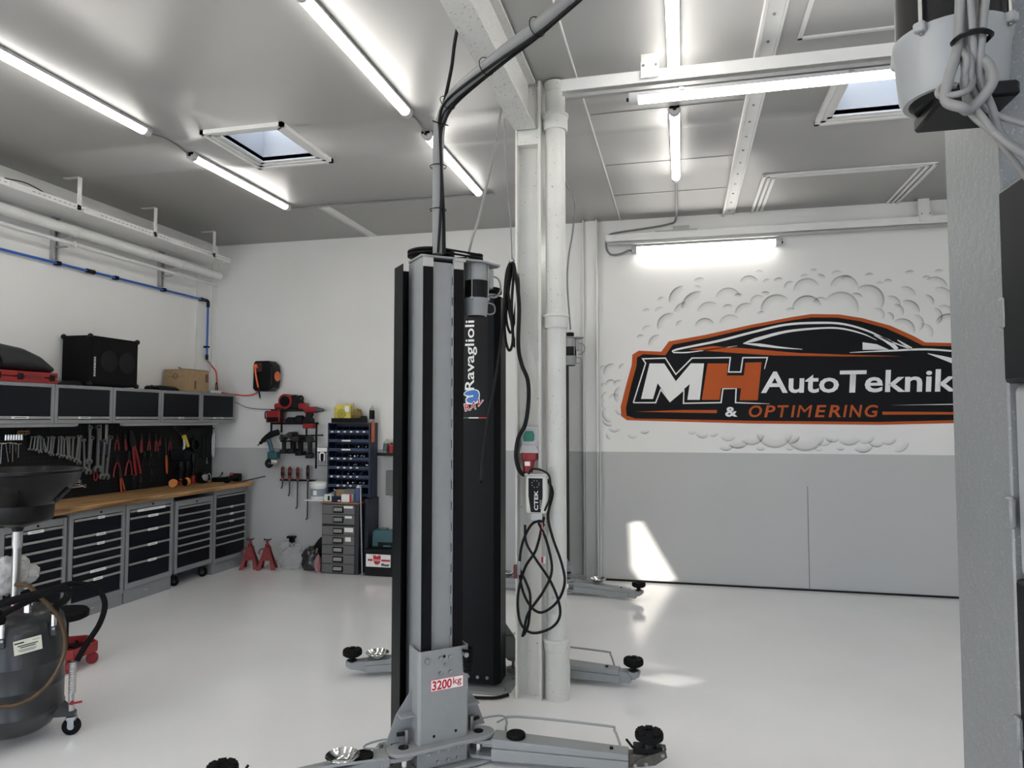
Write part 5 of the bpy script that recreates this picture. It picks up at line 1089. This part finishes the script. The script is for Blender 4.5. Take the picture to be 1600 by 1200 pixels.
lump('plastic_bag', 'crumpled clear plastic bag on the floor behind the jack stands', (-4.22,7.17,.002), (.16,.11,.15), film('clear_film'), 1, amp=.36, f=2.6)
lump('parts_sack', 'black and silver plastic sack leaning by the drawer units', (-3.955,7.14,.002), (.11,.08,.14), mat('black_film', (0.03,0.03,0.032), 0.16, var=.3, vscale=10, bump=1.0, bscale=16), 2, amp=.3, f=3)
lump('black_sack', 'black cloth sack lying behind the plastic bags', (-3.90,7.32,.06), (.12,.05,.16), mat('black_cloth', (0.008,0.008,0.009), 0.9), 3)
lump('pink_rag', 'small dull pink rag wedged beside the drawer units', (-3.835,7.06,.002), (.035,.05,.10), mat('pink_cloth', (0.35,0.18,0.19), 0.85), 4, cat='rag')
# ------------------------------------------------------------------ cables, sockets and charger around the column
M_bcab = mat('black_cable', (0.006,0.006,0.0065), 0.5, spec=.2)
t = thing('overhead_conduit', 'thick grey conduit rising from the front post and crossing under the beam', 'conduit', (0,0,0))
path = [(-1.153,3.27,2.46),(-1.153,3.27,2.75),(-1.153,3.27,3.02),(-1.13,3.25,3.13),(-1.05,3.18,3.20),(-.75,2.925,3.235),(-.461,2.677,3.25),(.1,2.1,3.27),(.46,1.5,3.28),(.53,1.35,3.22),(.553,1.30,3.05),(.553,1.30,2.46)]
MB().tube(path, .028, 14, smooth=8).build('pipe', mat('conduit_grey', (0.19,0.195,0.20), 0.42), t)
P = spline([V(*p) for p in path], 8)
for ph, r, off in ((0, .007, .033), (1.2, .005, .031), (2.0, .007, .034)):
    q = []
    for i, p in enumerate(P[:-14]):
        d = (P[min(i+1, len(P)-1)] - P[max(i-1, 0)]).normalized(); a = d.cross(V(.6,.75,.1)).normalized(); b = d.cross(a)
        w = ph*.4 + .5*math.sin(i*.16 + ph); q.append(p + (a*math.cos(w+2.6) + b*math.sin(w+2.6))*off)
    MB().tube(q, r, 8).build('strapped_cable', M_bcab, t)
for i in (6, 12, 22, 30, 38, 46):
    d = (P[i+1]-P[i-1]).normalized(); MB().lathe([(.040,-.003),(.043,0),(.040,.003)], P[i], 14, axis=tuple(d)).build('cable_tie', M_black, t)
cable('hanging_cable', 'black cable dropping from the beam to the conduit bend', [(-.98,3.03,3.44),(-1.0,3.05,3.38),(-1.03,3.10,3.30),(-1.08,3.17,3.21),(-1.12,3.23,3.15)], .009, M_bcab)
cable('hanging_cable', 'grey cable sagging from the beam to the front post motor', [(-.98,3.85,3.43),(-1.0,3.8,3.2),(-1.02,3.7,2.95),(-1.04,3.6,2.72),(-1.05,3.52,2.6),(-1.06,3.46,2.47)], .007)
cable('hanging_cable', 'thin grey cable hanging straight down beside the column to the black cable coil', [(-1.0,4.0,3.43),(-1.01,4.1,3.1),(-1.005,4.18,2.85),(-1.0,4.2,2.62)], .004)
cable('hanging_cable', 'grey cable behind the downpipe leading to the far lift motor', [(-.93,5.2,ZC-.010),(-.939,5.66,ZC-.012),(-.955,6.03,ZC-.02),(-.95,6.5,3.70),(-.965,6.6,3.6),(-.985,6.6,3.40),(-1.024,6.62,3.195),(-1.05,6.7,2.95),(-1.04,6.82,2.52)], .009)
# black cable coil hanging from the cord
t = thing('hanging_cable_coil', 'long black power cable hung in loops left of the column', 'cable', (-1.0, 4.20, 0))
loops = [[(0,0,2.62),(-.035,0,2.55),(-.05,0,2.35),(-.045,.01,2.15),(-.02,.01,2.07),(.005,.0,2.14),(.0,-.01,2.35),(.012,-.01,2.55)],
 [(0,.01,2.61),(-.02,.012,2.5),(-.04,.01,2.28),(-.01,.02,2.18),(.02,.02,2.35),(.035,.01,2.52)],
 [(.0,-.012,2.61),(.03,-.012,2.52),(.045,-.01,2.36),(.03,-.015,2.15),(.02,-.015,2.09),(.005,-.015,2.2),(-.02,-.015,2.45)],
 [(.005,.02,2.60),(.035,.02,2.5),(.03,.022,2.3),(-.005,.025,2.24),(-.03,.02,2.4)]]
for L in loops: MB().tube(L, .0085, 8, smooth=6, closed=True).build('cable_loop', M_bcab, t)
MB().tube([(-.01,-.02,2.6),(-.035,-.02,2.45),(-.055,-.03,2.2),(-.075,-.05,2.0),(-.08,-.15,1.8),(-.08,-.3,1.6),(-.06,-.45,1.42),(-.03,-.58,1.32)], .0085, 8, smooth=6).build('trailing_cable', M_bcab, t)
MB().tube([(.02,-.02,2.6),(.05,-.03,2.35),(.05,-.05,2.1),(.075,-.07,1.98),(.115,-.08,1.88),(.12,-.085,1.75),(.10,-.085,1.62),(.06,-.09,1.54),(.045,-.09,1.44),(.06,-.09,1.36),(.085,-.085,1.325),(.10,-.08,1.33)], .0125, 8, smooth=6).build('trailing_cable', M_bcab, t)
MB().ball((0,-.005,2.62), .018, 10, 8).build('cord_knot', M_steel, t)
# wall socket box with red plug
t = thing('socket_box', 'grey socket box with green outlet and red industrial plug on the column', 'socket', (-.885, 4.24, 1.45))
MB().box(-.045,.055,-.09,0,.03,.155).build('housing', M_lampgrey, t, bevel=.008, seg=2); MB().prism([(-.055,.0),(.06,.0),(.045,.045),(-.042,.045)], 'xz', -.105, -.01).build('skirt', M_lampgrey, t)
MB().prism([(-.030,.07),(.030,.07),(.034,.10),(.024,.13),(-.018,.13),(-.034,.10)], 'xz', -.105, -.09).build('green_outlet', mat('green_outlet', (0.01,0.16,0.11), 0.4), t, bevel=.005, seg=2)
pg = MB().box(-.04,.045,-.11,-.02,-.045,.0).build('red_socket', M_red, t, bevel=.006, seg=2)
MB().cyl((.0,-.075,-.02), (-.004,-.10,-.115), .040, .028, n=18).build('red_plug', M_red, t); MB().box(-.018,.014,-.126,-.122,-.075,-.05).build('plug_label', M_paper, t); MB().cyl((-.004,-.098,-.108), (.0,-.085,-.15), .024, .020, n=14).build('plug_gland', M_lampgrey, t)
# battery charger with lettering
t = thing('battery_charger', 'white and black battery charger with lettering hanging on the column', 'charger', (-.827, 4.145, 1.10))
MB().prism([(-.062,0),(.055,0),(.062,.03),(.062,.215),(.05,.23),(-.055,.23),(-.066,.215),(-.066,.03)], 'xz', -.055, 0).build('case', mat('charger_ivory', (0.66,0.66,0.60), 0.4), t, bevel=.010, seg=2)
fc = MB().prism([(-.034,.008),(.024,.008),(.036,.10),(.036,.205),(-.048,.205),(-.048,.10)], 'xz', -.0575, -.055).build('face_panel', M_black, t)
text('brand_name', 'CTEK', M_paper, fc, (.010,-.0579,.02), (0,0,1), (-1,0,0), .115, .024, bold=.02); text('model_name', 'MXS', M_paper, fc, (.028,-.0579,.03), (0,0,1), (-1,0,0), .05, .008)
for k in range(8): a = PI*.1 + k*PI*.26; MB().cyl((-.006+.022*math.cos(a),-.0575,.172+.02*math.sin(a)), (-.006+.022*math.cos(a),-.0585,.172+.02*math.sin(a)), .0022, n=8).build('indicator', M_paper, fc)
MB().box(-.072,.066,-.06,.012,.218,.232).build('cradle', M_alu, t, bevel=.003); MB().box(-.04,.03,-.03,.03,-.045,.0).build('hook_plate', M_alu, t, bevel=.003)
def cp(px, z, y=4.075): return (-.893 + px*.00388, y, z)
t = thing('charger_cable', 'black charger leads coiled in loose loops against the column', 'cable', (0,0,0))
L1 = [(32,1.30),(40,1.22),(33,1.09),(40,.97),(54,.82),(58,.70),(45,.585),(20,.525),(0,.60),(-10,.74),(-8,.90),(5,1.02),(20,1.055),(28,1.03)]
L2 = [(28,1.08),(15,.89),(-2,.78),(-12,.62),(-8,.47),(10,.41),(40,.45),(52,.545),(40,.70),(15,.84),(0,.93),(-2,1.03)]
L3 = [(20,1.05),(32,.94),(40,.78),(28,.66),(5,.53),(-2,.43),(-5,.39),(4,.46),(8,.62),(2,.70),(-10,.78)]
for k, L in enumerate((L1, L2, L3)): MB().tube([cp(p, z, 4.115 - .015*k + .012*math.sin(i*1.3)) for i, (p, z) in enumerate(L)], .008, 8, smooth=6).build('lead', M_bcab, t)
MB().tube([cp(5,1.33),cp(12,1.36),cp(28,1.35),cp(38,1.31),cp(38,1.2),cp(30,1.12)], .006, 8, smooth=5).build('mains_lead', M_bcab, t)
for k, (p, z) in enumerate(((-14,.77), (-9,.79))): MB().box(*[-.893+p*.00388-.012, -.893+p*.00388+.010], 4.06, 4.075, z-.045, z+.035).build('battery_clamp', M_steel if k else mat('dark_red_clamp', (0.12,0.03,0.03), 0.5), t, bevel=.004)
MB().box(-.797,-.790,4.085,4.09,.98,1.05).build('lead_tag', mat('pink_tag', (0.60,0.20,0.22), 0.5), t)
tag(MB().box(-.815,-.790,4.166,4.169,.80,.84).build('warning_sticker', M_paper), 'tiny red and white sticker on the column behind the charger leads', 'sticker')
MB().box(-.8145,-.8025,4.165,4.166,.802,.838).build('sticker_print', M_redink, bpy.data.objects['warning_sticker'])
# floor cable duct at the base of the rear post
tag(MB().tube([(-1.02,4.19,.012),(-1.10,4.12,.012),(-1.3,4.10,.012),(-1.7,4.12,.012)], .009, 6, smooth=4).build('floor_cable', M_bcab), 'flat cable lying on the floor round the rear lift post base', 'cable')
# ------------------------------------------------------------------ painted mural on the back wall
MU = {}
MU['outer'] = [(-0.603, 1.682), (-0.544, 1.639), (0.673, 1.607), (1.83, 1.596), (2.522, 1.614), (2.809, 1.632), (2.901, 1.87), (2.862, 2.128), (2.734, 2.303), (2.543, 2.359), (2.249, 2.375), (2.152, 2.438), (1.954, 2.543), (1.711, 2.623), (1.504, 2.666), (1.252, 2.679), (1.081, 2.657), (0.689, 2.591), (0.241, 2.501), (-0.115, 2.444), (-0.192, 2.341), (-0.419, 2.356), (-0.484, 2.317), (-0.492, 2.209), (-0.553, 1.993), (-0.609, 1.778)]
MU['body'] = [(-0.554, 1.766), (-0.548, 1.687), (-0.461, 1.658), (0.674, 1.635), (1.831, 1.624), (2.523, 1.642), (2.772, 1.662), (2.844, 1.871), (2.803, 2.086), (2.713, 2.26), (2.542, 2.329), (2.229, 2.345), (2.111, 2.414), (1.913, 2.52), (1.689, 2.594), (1.483, 2.635), (1.252, 2.645), (1.081, 2.625), (0.688, 2.559), (0.286, 2.472), (-0.076, 2.41), (-0.151, 2.302), (-0.373, 2.319), (-0.437, 2.287), (-0.442, 2.203), (-0.501, 1.993)]
MU['M'] = [(-0.31, 2.222), (-0.163, 2.219), (-0.05, 2.035), (0.101, 2.215), (0.23, 2.212), (0.183, 1.845), (0.062, 1.846), (0.087, 2.005), (-0.11, 1.835), (-0.231, 2.018), (-0.279, 1.857), (-0.4, 1.858)]
MU['H'] = [(0.264, 2.212), (0.462, 2.208), (0.449, 2.087), (0.61, 2.085), (0.628, 2.212), (0.781, 2.214), (0.738, 1.837), (0.567, 1.838), (0.582, 1.958), (0.391, 1.96), (0.374, 1.844), (0.203, 1.845)]
MU['swoosh'] = [(0.08, 2.357), (0.307, 2.387), (0.685, 2.35), (1.117, 2.299), (1.538, 2.274), (2.047, 2.248), (1.537, 2.256), (0.902, 2.278), (0.463, 2.318)]
MU['tri'] = [(1.705, 2.389), (1.828, 2.368), (1.938, 2.312), (1.704, 2.317)]
MU['line1'] = [(-0.46, 1.727), (0.004, 1.743), (0.348, 1.742), (0.347, 1.711), (0.004, 1.717)]
MU['line2'] = [(1.863, 1.722), (2.505, 1.716), (2.505, 1.694), (1.863, 1.693)]
MU['line3'] = [(1.935, 1.783), (2.508, 1.794), (2.507, 1.785)]
MU_STROKES = [[(-0.07, 2.325, 0.0074), (-0.039, 2.359, 0.0196), (0.375, 2.437, 0.0245), (0.687, 2.512, 0.0221), (1.015, 2.581, 0.0221), (1.335, 2.589, 0.0221), (1.544, 2.569, 0.0196), (1.749, 2.5, 0.0172), (1.95, 2.392, 0.0147), (2.129, 2.312, 0.0098)], [(-0.07, 2.329, 0.0147), (0.08, 2.328, 0.0123), (0.374, 2.362, 0.0074), (0.553, 2.383, 0.0025)], [(0.609, 2.405, 0.0074), (0.73, 2.441, 0.0343), (1.014, 2.512, 0.0245), (1.334, 2.537, 0.0172), (1.522, 2.527, 0.0172), (1.707, 2.472, 0.0123), (1.829, 2.408, 0.0049)], [(0.609, 2.405, 0.0074), (0.773, 2.385, 0.0294), (0.968, 2.355, 0.0172), (1.161, 2.334, 0.0049)], [(1.809, 2.454, 0.0074), (1.93, 2.392, 0.0441), (2.005, 2.315, 0.0343)], [(2.011, 2.404, 0.0074), (2.129, 2.317, 0.0294)], [(1.59, 2.293, 0.0049), (1.948, 2.303, 0.0172), (2.248, 2.309, 0.0196), (2.541, 2.281, 0.0147)], [(2.266, 2.27, 0.0049), (2.403, 2.223, 0.0343), (2.538, 2.172, 0.0588)], [(-0.478, 1.82, 0.0123), (-0.35, 2.225, 0.0123), (-0.38, 2.271, 0.0123), (-0.151, 2.274, 0.0123), (-0.049, 2.106, 0.0123), (0.113, 2.269, 0.0123), (0.485, 2.266, 0.0123), (0.465, 2.122, 0.0123), (0.582, 2.12, 0.0123), (0.604, 2.263, 0.0123), (0.836, 2.259, 0.0123), (0.806, 2.147, 0.0074)], [(-0.478, 1.82, 0.0123), (-0.253, 1.819, 0.0123), (-0.201, 1.954, 0.0123), (-0.11, 1.83, 0.0123), (0.029, 1.947, 0.0123), (0.023, 1.811, 0.0123), (0.389, 1.816, 0.0123), (0.409, 1.955, 0.0123), (0.536, 1.958, 0.0123), (0.527, 1.815, 0.0123), (0.72, 1.807, 0.0098), (0.85, 1.802, 0.0025)]]
SMOKE = [(0.774, 3.091, 0.044, 30, 150), (0.673, 2.991, 0.093, 20, 160), (0.202, 3.0, 0.086, 60, 140), (0.167, 2.954, 0.054, 30, 120), (0.04, 2.864, 0.147, 90, 190), (-0.18, 2.86, 0.044, 60, 170), (0.471, 2.847, 0.123, 10, 170), (0.571, 2.866, 0.044, 30, 150), (0.188, 2.775, 0.172, 80, 180), (-0.334, 2.734, 0.054, 50, 150), (-0.193, 2.741, 0.061, 60, 170), (-0.101, 2.606, 0.127, 70, 200), (0.061, 2.72, 0.123, 90, 170), (0.289, 2.712, 0.123, 50, 170), (0.469, 2.741, 0.061, 40, 150), (0.646, 2.7, 0.11, 60, 180), (0.758, 2.812, 0.074, 40, 190), (0.824, 2.844, 0.074, 50, 120), (0.931, 2.736, 0.147, 40, 190), (0.789, 2.66, 0.061, 60, 140), (0.489, 2.588, 0.11, 40, 170), (0.242, 2.572, 0.098, 20, 170), (0.014, 2.603, 0.054, 80, 190), (-0.324, 2.553, 0.061, 60, 170), (-0.395, 2.471, 0.049, 50, 160), (-0.22, 2.418, 0.098, 80, 190), (0.849, 2.995, 0.049, 60, 160), (0.958, 2.99, 0.061, 50, 150), (1.065, 2.95, 0.061, 60, 190), (1.214, 2.909, 0.123, 20, 180), (1.195, 3.025, 0.049, 40, 150), (1.322, 2.996, 0.074, 30, 100), (1.552, 2.918, 0.127, 0, 170), (1.574, 2.985, 0.061, 40, 150), (1.211, 2.726, 0.135, 10, 180), (1.339, 2.767, 0.074, 40, 160), (1.516, 2.726, 0.159, -20, 150), (1.653, 2.8, 0.069, 20, 120), (1.756, 2.796, 0.147, -40, 130), (1.06, 2.685, 0.061, 50, 140), (1.871, 2.927, 0.044, 30, 150), (1.943, 2.946, 0.044, 30, 150), (1.958, 2.744, 0.086, -20, 110), (2.081, 2.817, 0.098, 0, 110), (2.098, 2.672, 0.11, -10, 110), (1.997, 2.675, 0.074, -30, 100), (1.834, 2.648, 0.069, -40, 110), (1.935, 2.622, 0.049, -40, 100), (2.053, 2.496, 0.11, -20, 130), (2.155, 2.559, 0.086, -60, 90), (2.232, 2.468, 0.086, -40, 100), (2.136, 3.004, 0.061, 50, 140), (2.342, 2.884, 0.11, 0, 130), (2.378, 2.772, 0.123, -20, 110), (2.259, 2.755, 0.074, -20, 90), (2.315, 2.62, 0.086, -70, 80), (2.414, 2.65, 0.074, -20, 130), (2.45, 2.528, 0.11, 40, 160), (2.275, 2.964, 0.044, 30, 150), (1.281, 3.079, 0.044, 40, 140), (1.491, 3.034, 0.061, 40, 150), (1.781, 3.009, 0.049, 40, 150), (2.385, 3.015, 0.049, 40, 150), (-0.779, 2.165, 0.044, 60, 190), (-0.695, 2.14, 0.086, 70, 200), (-0.575, 2.174, 0.049, 80, 190), (-0.776, 1.996, 0.03, 60, 200), (-0.708, 2.007, 0.054, 20, 190), (-0.624, 1.994, 0.061, 60, 170), (-0.744, 1.875, 0.061, 90, 220), (-0.743, 1.803, 0.06, 120, 260), (-0.712, 1.706, 0.085, 140, 280), (-0.577, 1.898, 0.098, 110, 230), (-0.673, 1.85, 0.061, 30, 170), (-0.72, 1.658, 0.08, 190, 290), (-0.675, 1.586, 0.069, 200, 330), (-0.486, 1.515, 0.061, 200, 320), (-0.368, 1.563, 0.061, 220, 330), (-0.711, 1.49, 0.049, 160, 270), (-0.602, 1.754, 0.061, 180, 300), (0.104, 1.553, 0.054, 210, 330), (0.206, 1.53, 0.069, 200, 330), (0.307, 1.53, 0.054, 230, 340), (0.452, 1.519, 0.086, 210, 330), (0.54, 1.497, 0.135, 230, 320), (0.672, 1.52, 0.123, 220, 350), (0.889, 1.544, 0.172, 190, 350), (1.038, 1.499, 0.086, 260, 350), (0.757, 1.404, 0.061, 220, 320), (1.167, 1.534, 0.19, 200, 345), (1.334, 1.478, 0.086, 230, 350), (1.418, 1.501, 0.074, 200, 330), (1.563, 1.524, 0.123, 220, 330), (1.706, 1.503, 0.086, 230, 350), (1.806, 1.459, 0.074, 200, 330), (1.908, 1.482, 0.074, 220, 350), (1.987, 1.438, 0.098, 250, 360), (1.683, 1.432, 0.1, 220, 340), (0.428, 1.424, 0.086, 220, 330), (1.026, 1.396, 0.049, 220, 320), (1.29, 1.397, 0.054, 220, 320), (1.488, 1.40, 0.049, 220, 320)]
M_mor = mat('mural_orange', (0.46,0.090,0.018), 0.5, spec=.15, var=.06, vscale=5)
M_mbk = mat('mural_black', (0.004,0.004,0.005), 0.5, spec=.15)
M_mwh = mat('mural_white', (0.80,0.80,0.79), 0.5, spec=.2)
mural = thing('wall_mural', 'painted black and orange car silhouette with lettering on the back wall', 'mural', (0,0,0))
def flat(name, pts, m, lvl):
    y = YB - .001*lvl
    return MB().add([(x, y, z) for x, z in pts], [tuple(range(len(pts)))]).build(name, m, mural, smooth=0)
def dense(pts, k=4):
    return [(q.x, q.z) for q in spline([V(x,0,z) for x, z in pts], k, True)]
flat('orange_outline', MU['outer'], M_mor, 1); flat('black_body', MU['body'], M_mbk, 2)
flat('orange_swoosh', MU['swoosh'], M_mor, 3); flat('window_glint', MU['tri'], M_mwh, 3)
for k in ('line1', 'line2'): flat('orange_line', MU[k], M_mor, 3)
flat('white_line', MU['line3'], M_mwh, 3)
flat('letter_m', MU['M'], M_mwh, 4); flat('letter_h', MU['H'], M_mor, 4)
def stroke(pts, m, lvl, smooth):
    P = [V(x, 0, z) for x, z, w in pts]; Wd = [w for *_, w in pts]
    if smooth:
        k = 5; P2 = spline(P, k); W2 = []
        for i in range(len(P2)): j = min(i // k, len(Wd)-2); f = i/k - j; W2.append(Wd[j]*(1-f) + Wd[j+1]*min(f,1))
        P, Wd = P2, W2
    y = YB - .001*lvl; vs = []
    n = len(P)
    for i in range(n):
        d0 = (P[i]-P[i-1]).normalized() if i else (P[1]-P[0]).normalized(); d1 = (P[i+1]-P[i]).normalized() if i < n-1 else d0
        n0 = V(-d0.z,0,d0.x); n1 = V(-d1.z,0,d1.x); mi = (n0+n1)
        mi = mi.normalized() if mi.length > .2 else n0; s = min(1/max(mi.dot(n0), .4), 2.2)
        for e in (1, -1): q = P[i] + mi*e*s*Wd[i]/2; vs.append((q.x, y, q.z))
    return MB().add(vs, [(2*i, 2*i+1, 2*i+3, 2*i+2) for i in range(n-1)]).build('white_stroke', m, mural, smooth=0)
for i, s_ in enumerate(MU_STROKES): stroke(s_, M_mwh, 3, i < 8)
for s_, x0, x1 in (('Auto', .77, 1.485), ('T', 1.495, 1.735), ('eknik', 1.715, 2.497)):
    text('mural_name', s_, M_mwh, mural, (x0, YB-.004, 1.906), (1,0,0), (0,0,1), x1-x0, .213, bold=.018, shear=.05)
x_ = .652
for ch, w_ in zip('OPTIMERING', (.135,.115,.115,.045,.155,.115,.12,.045,.13,.13)):
    text('mural_subtitle', ch, M_mor, mural, (x_, YB-.004, 1.669), (1,0,0), (0,0,1), w_*.92, .118, bold=0.0 if ch == 'M' else .018, shear=.18); x_ += w_ + .009
text('mural_ampersand', '&', M_mwh, mural, (.427, YB-.004, 1.674), (1,0,0), (0,0,1), .117, .099, bold=.03)
# airbrushed smoke curls: soft grey strokes
ms = bpy.data.materials.new('airbrushed_smoke'); ms.use_nodes = True; nt = ms.node_tree; b = nt.nodes['Principled BSDF']; b.inputs['Roughness'].default_value = .55
at = nt.nodes.new('ShaderNodeAttribute'); at.attribute_name = 'shade'; b.inputs['Base Color'].default_value = (0.23,0.23,0.225,1)
nt.links.new(at.outputs['Fac'], b.inputs['Alpha'])
vs, fs, sh = [], [], []
for j, (cx, cz, r, a0, a1) in enumerate(SMOKE):
    k = 14; wd = max(.035, r*.55); base = len(vs); st = .40 + .35*((j*37) % 10)/10
    for i in range(k+1):
        u = i/k; a = math.radians(a0 + (a1-a0)*u); e = math.sin(PI*u)**.6
        for q, s_ in ((1.0 + .10*wd/r, 0.0), (1.0, 1.0), (1.0 - .22*wd/r, .32), (1.0 - wd/r*.95, 0.0)):
            rr = r*q; vs.append((cx + rr*math.cos(a), YB - .0008 - .00001*j, cz + rr*math.sin(a))); sh.append(s_*st*e)
    for i in range(k):
        for q in range(3): p = base + i*4 + q; fs.append((p, p+4, p+5, p+1))
me = bpy.data.meshes.new('smoke_curls'); me.from_pydata(vs, [], fs); me.materials.append(ms)
ca_ = me.attributes.new('shade', 'FLOAT', 'POINT'); ca_.data.foreach_set('value', sh)
o = link('smoke_curls', me, mural); o['kind'] = 'stuff'
# lift bay clutter of the floor: faint expansion line and anchor marks
